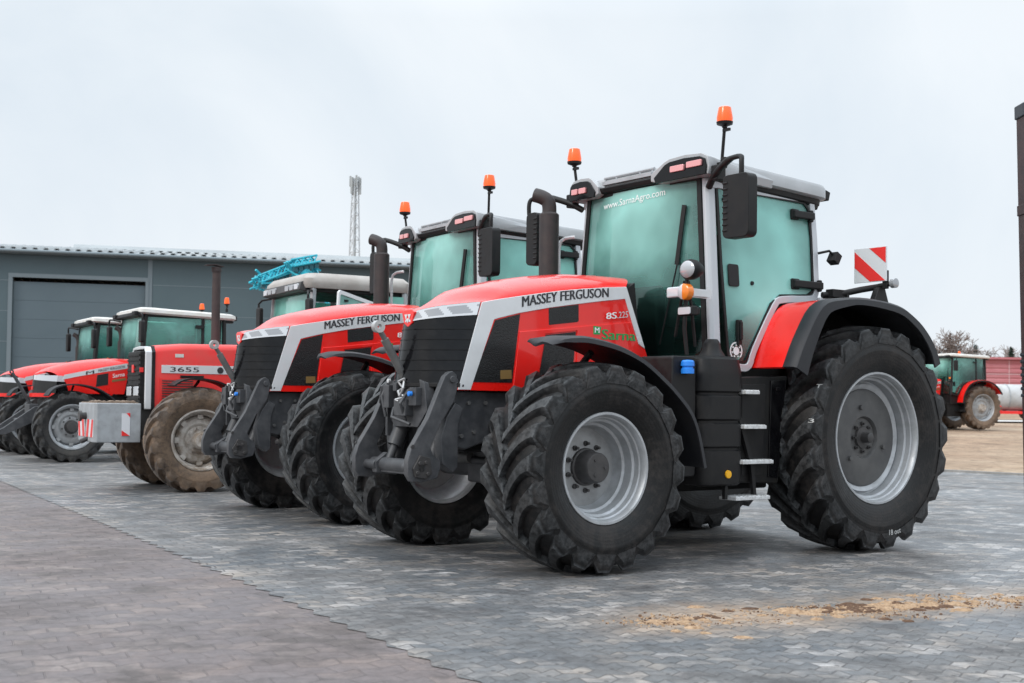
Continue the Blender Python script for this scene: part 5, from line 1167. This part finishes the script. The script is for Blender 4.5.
# roof: trapezoid sheet, ribs seen end-on at the eave
b = MB(); rib = []
x = s0-.4
while x < s1+.4:
    rib += [(x,0),(x+.05,.075),(x+.15,.075),(x+.20,0),(x+.33,0)]; x += .333
b.loft([[(x,-.35,5.98+z) for x, z in rib],[(x,8.0,7.02+z) for x, z in rib],[(x,16.4,5.98+z) for x, z in rib]], False, False)
rf = b.build('roof', 'roofsheet', H, smooth=0, solid=.03)
b = MB(); b.box(((s0+s1)/2,-.20,5.90),(s1-s0+.6,.30,.09)); b.tube([(s0-.3,-.42,5.93),(s1+.3,-.42,5.93)],.06,10); b.build('gutter', 'trim', rf)
b = MB(); b.prism([(7.5,7.05),(8.0,7.32),(8.5,7.05)], 'x', 1.5, s1-.5) if False else b.loft([[(x,7.4,7.02),(x,7.6,7.17),(x,8.4,7.17),(x,8.6,7.02)] for x in (1.55,s1-.4)]); b.build('ridge_light', 'roofsheet', rf, smooth=0)
b = MB()
for sg in (-1,1):
    xg = s0+.02 if sg < 0 else s1-.02
    b.prism([(.0,5.88),(16.1,5.88),(8.05,6.95)], 'x', xg-.07, xg+.07)
b.build('gable', 'wall', H, smooth=0)
tag(H, 'long dark grey metal hall with a big sectional door behind the row', 'building')

# ------------------------------------------------------------------ lattice mast
MT = empty('radio_mast', (-19.5,150,0))
M['mast'] = MAT('galvanised mast steel', (.50,.53,.56), .5, .3)
b = MB()
for z in [k*1.5 for k in range(20)]:
    w0, w1 = lerp(1.3,.42,z/29), lerp(1.3,.42,min(1,(z+1.5)/29))
    for a in range(3):
        p = lambda k, w, zz: (w*math.cos(2*PI*k/3+.5), w*math.sin(2*PI*k/3+.5), zz)
        if z < 28: b.tube([p(a,w0,z),p(a,w1,z+1.5)], .085, 6); b.tube([p(a,w0,z),p(a+1,w1,z+1.5)], .035, 4); b.tube([p(a,w1,z+1.5),p(a+1,w1,z+1.5)], .03, 4)
b.build('lattice', 'mast', MT)
b = MB(); b.tube([(.1,0,0),(.1,0,28.5)], .13, 6); b.build('cable_ladder', 'roofsheet', MT)
for a in range(3):
    b = MB(); c, s = math.cos(2*PI*a/3), math.sin(2*PI*a/3)
    b.box((.62*c,.62*s,27.6),(.26,.26,2.0), Matrix.Rotation(2*PI*a/3,3,'Z')); b.box((.60*math.cos(2*PI*a/3+.9),.6*math.sin(2*PI*a/3+.9),28.2),(.2,.2,1.3), Matrix.Rotation(2*PI*a/3+.9,3,'Z')); b.tube([(0,0,27.4),(.6*c,.6*s,27.4)],.04,4); b.build('antenna', 'roofsheet', MT)
tag(MT, 'slim lattice radio mast with antennas rising behind the hall roof', 'mast')

# ------------------------------------------------------------------ sprayer with folded boom behind the old tractor
S = empty('field_sprayer', (-5.0,26.0,0), D(32))
M['tankpl'] = MAT('pale tank plastic', (.62,.63,.60), .5, base2=(.5,.51,.49), nscale=4)
b = MB(); b.loft([[(x*k,y*k,z) for x, y in rrect(-.9,.9,-.65,.65,.25,5)] for z, k in ((.95,.8),(1.05,.97),(1.5,1.0),(1.95,.97),(2.15,.75))]); tk = b.build('tank', 'tankpl', S)
b = MB(); b.lathe([(2.15,.22),(2.22,.22),(2.24,0)], 18, 'z'); b.build('tank_lid', 'black', tk)
b = MB(); b.box((0,.5,.85),(2.4,.10,.14)); b.box((0,-.5,.85),(2.4,.10,.14)); b.bar((1.0,-.6,.8),(1.0,-.6,3.2),.1,.1); b.bar((1.0,.6,.8),(1.0,.6,3.2),.1,.1); b.bar((1.0,-.6,3.1),(1.0,.6,3.1),.08,.08); b.tube([(-1.2,0,.85),(-2.2,0,.6)],.06,8); b.build('frame', 'teal', S)
for sg in (1, -1):
    make_wheel('wheel', S, (.1,sg*.95,.62), sg, .63, .36, .38, 18, .04, .34, 'tyre_dusty', 'plain', .03)
def lattice(b, p0, p1, w, r=.028, n=6):
    p0, p1 = V(p0), V(p1); t = (p1-p0); sd = V((0,0,1)).cross(t).normalized()*w; up = t.normalized().cross(sd).normalized()*w
    cs = [lambda f: p0+t*f+sd, lambda f: p0+t*f-sd, lambda f: p0+t*f+up*1.4]
    for c in cs: b.tube([c(0),c(1)], r*1.25, 6)
    for k in range(n):
        f0, f1 = k/n, (k+1)/n
        for i in range(3): b.tube([cs[i](f0), cs[(i+1)%3](f1)], r*.75, 5)
M['dark_teal'] = MAT('dark teal fitting', (.01, .10, .13), .5)
for yy, x0, x1, za, zb in ((.06,-.44,.20,3.58,3.86),(-.31,.12,.70,3.92,4.06)):
    b = MB()
    for dy, dz in ((0,0),(.28,-.05),(-.24,.05)):
        lattice(b, (x0,yy+dy,za+dz), (x1,yy+dy,zb+dz), .10, .021, 4)
    cx, cz = (x0+x1)/2, (za+zb)/2
    for k in range(13):      # stays, rams and hinge plates, every way round
        p = V((rnd.uniform(x0,x1), yy+rnd.uniform(-.35,.35), cz+rnd.uniform(-.24,.08))); d = V((rnd.gauss(0,.17), rnd.gauss(0,.17), max(-.16, min(.16, rnd.gauss(0,.11)))))
        b.bar(p-d, p+d, rnd.uniform(.03,.06), .04)
    b.bar((x1,yy,zb),(.95,(.6 if yy > 0 else -.6),3.1),.07,.07); b.tube([(x0,yy,za),(x0-.12,yy-.1,za+.12),(x0+.1,yy-.15,za+.2)],.03,6)
    fb = b.build('folded_boom', 'teal', S)
    b = MB()
    for k in range(5): b.box((lerp(x0,x1,(k+.4)/5), yy-.28, lerp(za,zb,(k+.4)/5)-.02), (.09,.08,.11))
    b.build('boom_fitting', 'dark_teal', fb)
tag(S, 'turquoise crop sprayer with folded lattice booms showing above the old tractor cab', 'sprayer')

# ------------------------------------------------------------------ right side: far field
def corrugated(x0, x1, y, z0, z1, n, th):
    pass
PB = empty('long_shed', (24.5,75,1.0), D(4))
M['pink'] = MAT('faded red sheet', (.46,.155,.175), .6, base2=(.52,.22,.24), nscale=.4)
M['palepink'] = MAT('pale sheet seam', (.55,.35,.36), .6)
b = MB(); q = []
z = 0
for k in range(11): q += [(0,k*.30),(-.04,k*.30+.05),(-.04,k*.30+.20),(0,k*.30+.25)]
b.loft([[(x,y,zz) for y, zz in q] for x in (0,26)], False, False); b.box((13,4.1,1.6),(26,8,3.2)); w = b.build('wall', 'pink', PB, smooth=0)
b = MB()
for k in range(1,9): b.box((k*3.0,-.045,1.6),(.06,.01,3.2))
for z in (1.15,2.35): b.box((13,-.048,z),(26,.01,.05))
b.build('seam', 'palepink', w, smooth=0)
b = MB(); b.prism([(-.3,3.25),(8.4,3.25),(8.4,3.38),(4,3.55),(-.3,3.38)], 'x', -.2, 26.2); b.build('roof', 'pink', PB, smooth=0)
tag(PB, 'long low shed with faded red ribbed wall beyond the far tractor', 'building')

SP = empty('tank_trailer', (24.6,60,.72), D(3))
b = MB(); b.lathe([(-1.3,0),(-1.3,.45),(-1.2,.58),(-1.0,.64),(1.9,.64),(2.1,.58),(2.2,.45),(2.2,0)], 24, 'x', (0,0,1.05)); tk = b.build('tank', 'tank_white', SP)
b = MB()
for x in (-.6,.4,1.4): b.lathe([(x,.645),(x,.66),(x+.06,.66),(x+.06,.645)], 24, 'x', (0,0,1.05))
b.build('tank_band', 'ballast', tk)
b = MB(); b.box((.3,0,.32),(4.6,.9,.14)); b.box((-1.8,.0,.32),(1.4,.10,.10)); b.bar((-1.0,-.45,.35),(-1.0,-.45,.7),.08,.08); b.bar((1.7,-.45,.35),(1.7,-.45,.7),.08,.08); b.build('frame', 'red', SP)
b = MB(); b.box((-1.5,-.2,.75),(.35,.3,.4)); b.tube([(-1.6,-.2,.4),(-1.5,-.3,1.0),(-1.2,-.3,1.1)],.05,8); b.build('pump', 'chassis', SP)
b = MB(); b.box((-1.55,-.38,.85),(.12,.06,.18)); b.build('yellow_box', 'yellow', SP)
for sg in (1,-1): 
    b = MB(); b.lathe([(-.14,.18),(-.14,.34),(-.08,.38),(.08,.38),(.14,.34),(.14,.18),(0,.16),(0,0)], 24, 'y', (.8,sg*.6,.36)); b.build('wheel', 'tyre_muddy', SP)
tag(SP, 'white tank trailer on a red frame right of the far tractor', 'trailer')

# gate post at the right edge
G = empty('gate_post', (3.443,8.15,-.05)); G.rotation_euler[1] = -.020
M['post'] = MAT('brown painted steel', (.060,.034,.034), .6, .1, base2=(.040,.024,.026), nscale=14, bump=.12, bscale=60)
M['postcap'] = MAT('dark post cap', (.03,.035,.045), .5)
b = MB(); b.box((.055,0,1.60),(.13,.13,3.20))
for k in range(4): b.box((.015+.027*k,-.066,1.60),(.012,.008,3.18))
b.build('column', 'post', G, bevel=.006)
b = MB(); b.box((.055,0,3.20),(.15,.15,.09)); b.build('cap', 'postcap', G, bevel=.008)
b = MB(); b.box((.055,0,2.54),(.142,.142,.07)); b.build('collar', 'post', G, bevel=.004)
for k in range(7):
    b = MB(); b.tube([(-.012,0,1.30+k*.045),(-.04,.0,1.305+k*.045)], .011, 8); b.build('hinge_pin', 'postcap', G)
tag(G, 'tall brown steel gate post with dark cap at the right edge of the yard', 'post')

# ------------------------------------------------------------------ bare trees and conifers on the skyline
M['bark'] = MAT('grey brown bark', (.17,.14,.125), .9, base2=(.11,.09,.085), nscale=5)
M['twig'] = MAT('winter twigs', (.24,.20,.185), .9)
M['needle'] = MAT('blue green needles', (.04,.085,.085), .8, base2=(.06,.11,.10), nscale=3)
M['needle2'] = MAT('dark needles', (.025,.045,.03), .8, base2=(.04,.06,.04), nscale=3)
def bare_tree(loc, h, spread, seed, label):
    r = random.Random(seed); R0 = empty('bare_tree', loc)
    tr, tw = MB(), MB()
    def grow(p, d, l, rad, lev):
        n = 3; pts = [p]; 
        for i in range(n):
            d = (d + V((r.gauss(0,.13), r.gauss(0,.13), r.gauss(.03,.08)))).normalized(); pts.append(pts[-1] + d*l/n)
        (tr if lev < 3 else tw).tube(pts, [max(.028, rad*(1-.45*i/n)) for i in range(n+1)], 5 if lev < 2 else 3, caps=False)
        if lev >= 5: return
        for k in range({0:5,1:4,2:4,3:4,4:3}[lev]):
            f = r.uniform(.35, 1.0); q = pts[0].lerp(pts[-1], f) if lev == 0 else pts[min(int(f*n)+0, n)]
            ang = r.uniform(.35,.95); az = r.uniform(0, 2*PI); s = d.cross(V((0,0,1)) if abs(d.z) < .95 else V((1,0,0))).normalized(); s2 = d.cross(s)
            nd = (d*math.cos(ang) + (s*math.cos(az)+s2*math.sin(az))*math.sin(ang)*spread).normalized()
            grow(q, nd, l*r.uniform(.55,.75), rad*.55, lev+1)
    grow(V((0,0,-.2)), V((0,0,1)), h*.38, h*.022, 0)
    tr.build('trunk', 'bark', R0, smooth=60, weld=False); tw.build('crown', 'twig', R0, smooth=0, weld=False)
    tag(R0, label, 'tree')
def conifer(loc, h, w, seed, mat, label):
    r = random.Random(seed); R0 = empty('conifer', loc)
    b = MB(); b.tube([(0,0,-.2),(0,0,h*.95)], [h*.025,h*.004], 6); b.build('trunk', 'bark', R0)
    b = MB()
    for k in range(900):
        f = r.random()**.8; z = h*(.08+.9*f); rr = w*(1-f)*r.uniform(.35,1.05)+.05; a = r.uniform(0,2*PI)
        c = V((rr*math.cos(a), rr*math.sin(a), z - rr*.25)); s = r.uniform(.12,.3)*h/7
        t = V((math.cos(a), math.sin(a), -.35+r.gauss(0,.2))); u = V((-math.sin(a), math.cos(a), r.gauss(0,.25)))
        b.face([c-t*s+u*s*.0, c+u*s*.45, c+t*s, c-u*s*.45])
    b.build('crown', mat, R0, smooth=0, weld=False); tag(R0, label, 'tree')
bare_tree((41.9,120,1.0), 13.6, 1.1, 3, 'broad bare tree on the skyline, directly left of the far tractor cab')
bare_tree((46.9,128,1.0), 11.5, 1.0, 8, 'small bare tree on the skyline just above the far tractor cab')
bare_tree((53.2,135,1.0), 12., 1.15, 21, 'rounded bare tree above the red shed, right of the blue green conifer')
bare_tree((56.5,130,1.0), 11.5, 1.1, 33, 'bare tree above the red shed close to the gate post')
bare_tree((40.5,132,1.0), 11.5, 1.1, 44, 'leftmost bare tree, almost covered by the big rear mudguard')
conifer((46.0,122,1.0), 6.7, 1.5, 5, 'needle', 'blue green conifer on the skyline above the red shed')
conifer((47.9,118,1.0), 6.3, 1.1, 6, 'needle2', 'dark green conifer on the skyline beside the gate post')

# ------------------------------------------------------------------ light, sky, camera
el, az = D(38), D(228)          # sun behind thin cloud, over the camera's left shoulder
W = bpy.data.worlds.new('World'); scene.world = W; W.use_nodes = True
nt = W.node_tree; L = nt.links; bg = nt.nodes['Background']
sky = N(nt, 'ShaderNodeTexSky'); sky.sky_type = 'NISHITA'; sky.sun_disc = False; sky.sun_elevation = el; sky.sun_rotation = az; sky.dust_density = 3
tc = N(nt, 'ShaderNodeTexCoord'); sp = N(nt, 'ShaderNodeSeparateXYZ'); L.new(tc.outputs['Generated'], sp.inputs[0])
cl = noise_tex(nt, tc.outputs['Generated'], 2.1, 6, .52, .6)
grad = ramp(nt, sp.outputs[2], (0.0, .45))
c = mixc(nt, grad, (8.5,9.05,9.7), (6.7,7.75,8.6))
c = mixc(nt, math_node(nt, 'MULTIPLY', ramp(nt, cl, (.38,.60)), .9), c, (9.3,9.8,10.2))
c = mixc(nt, .90, sky.outputs[0], c)
vm = N(nt, 'ShaderNodeVectorMath'); vm.operation = 'SCALE'; L.new(c, vm.inputs[0]); L.new(ramp(nt, sp.outputs[2], (.30, 1.0, 1.0, 3.0)), vm.inputs['Scale'])   # overcast: zenith brighter than horizon
L.new(vm.outputs[0], bg.inputs[0]); bg.inputs[1].default_value = .09
sd = bpy.data.lights.new('sun', 'SUN'); sd.energy = 1.1; sd.angle = D(18); sd.color = (1,.96,.90)
so = bpy.data.objects.new('sun', sd); COL.objects.link(so)
dv = V((math.sin(az)*math.cos(el), math.cos(az)*math.cos(el), math.sin(el)))
so.rotation_euler = dv.to_track_quat('Z', 'Y').to_euler(); so.location = dv*60

cd = bpy.data.cameras.new('camera'); cam = bpy.data.objects.new('camera', cd); COL.objects.link(cam); scene.camera = cam
cd.sensor_width = 36; cd.lens = 1230/1024*36; cd.shift_y = 24.5/1024; cd.clip_end = 2000; cd.clip_start = .1
pitch, roll = math.atan(38/1230), D(.7)
cam.matrix_world = Matrix.Translation((0,0,1.155)) @ Matrix.Rotation(PI/2+pitch, 4, 'X') @ Matrix.Rotation(roll, 4, 'Z')
cd.dof.use_dof = True; cd.dof.focus_distance = 10.6; cd.dof.aperture_fstop = 3.6

scene.render.resolution_x, scene.render.resolution_y = 1024, 683
scene.view_settings.view_transform = 'Standard'; scene.view_settings.look = 'None'
scene.view_settings.exposure = .22; scene.view_settings.gamma = 1
scene.cycles.use_denoising = True
scene.cycles.transparent_max_bounces = 16; scene.cycles.max_bounces = 10
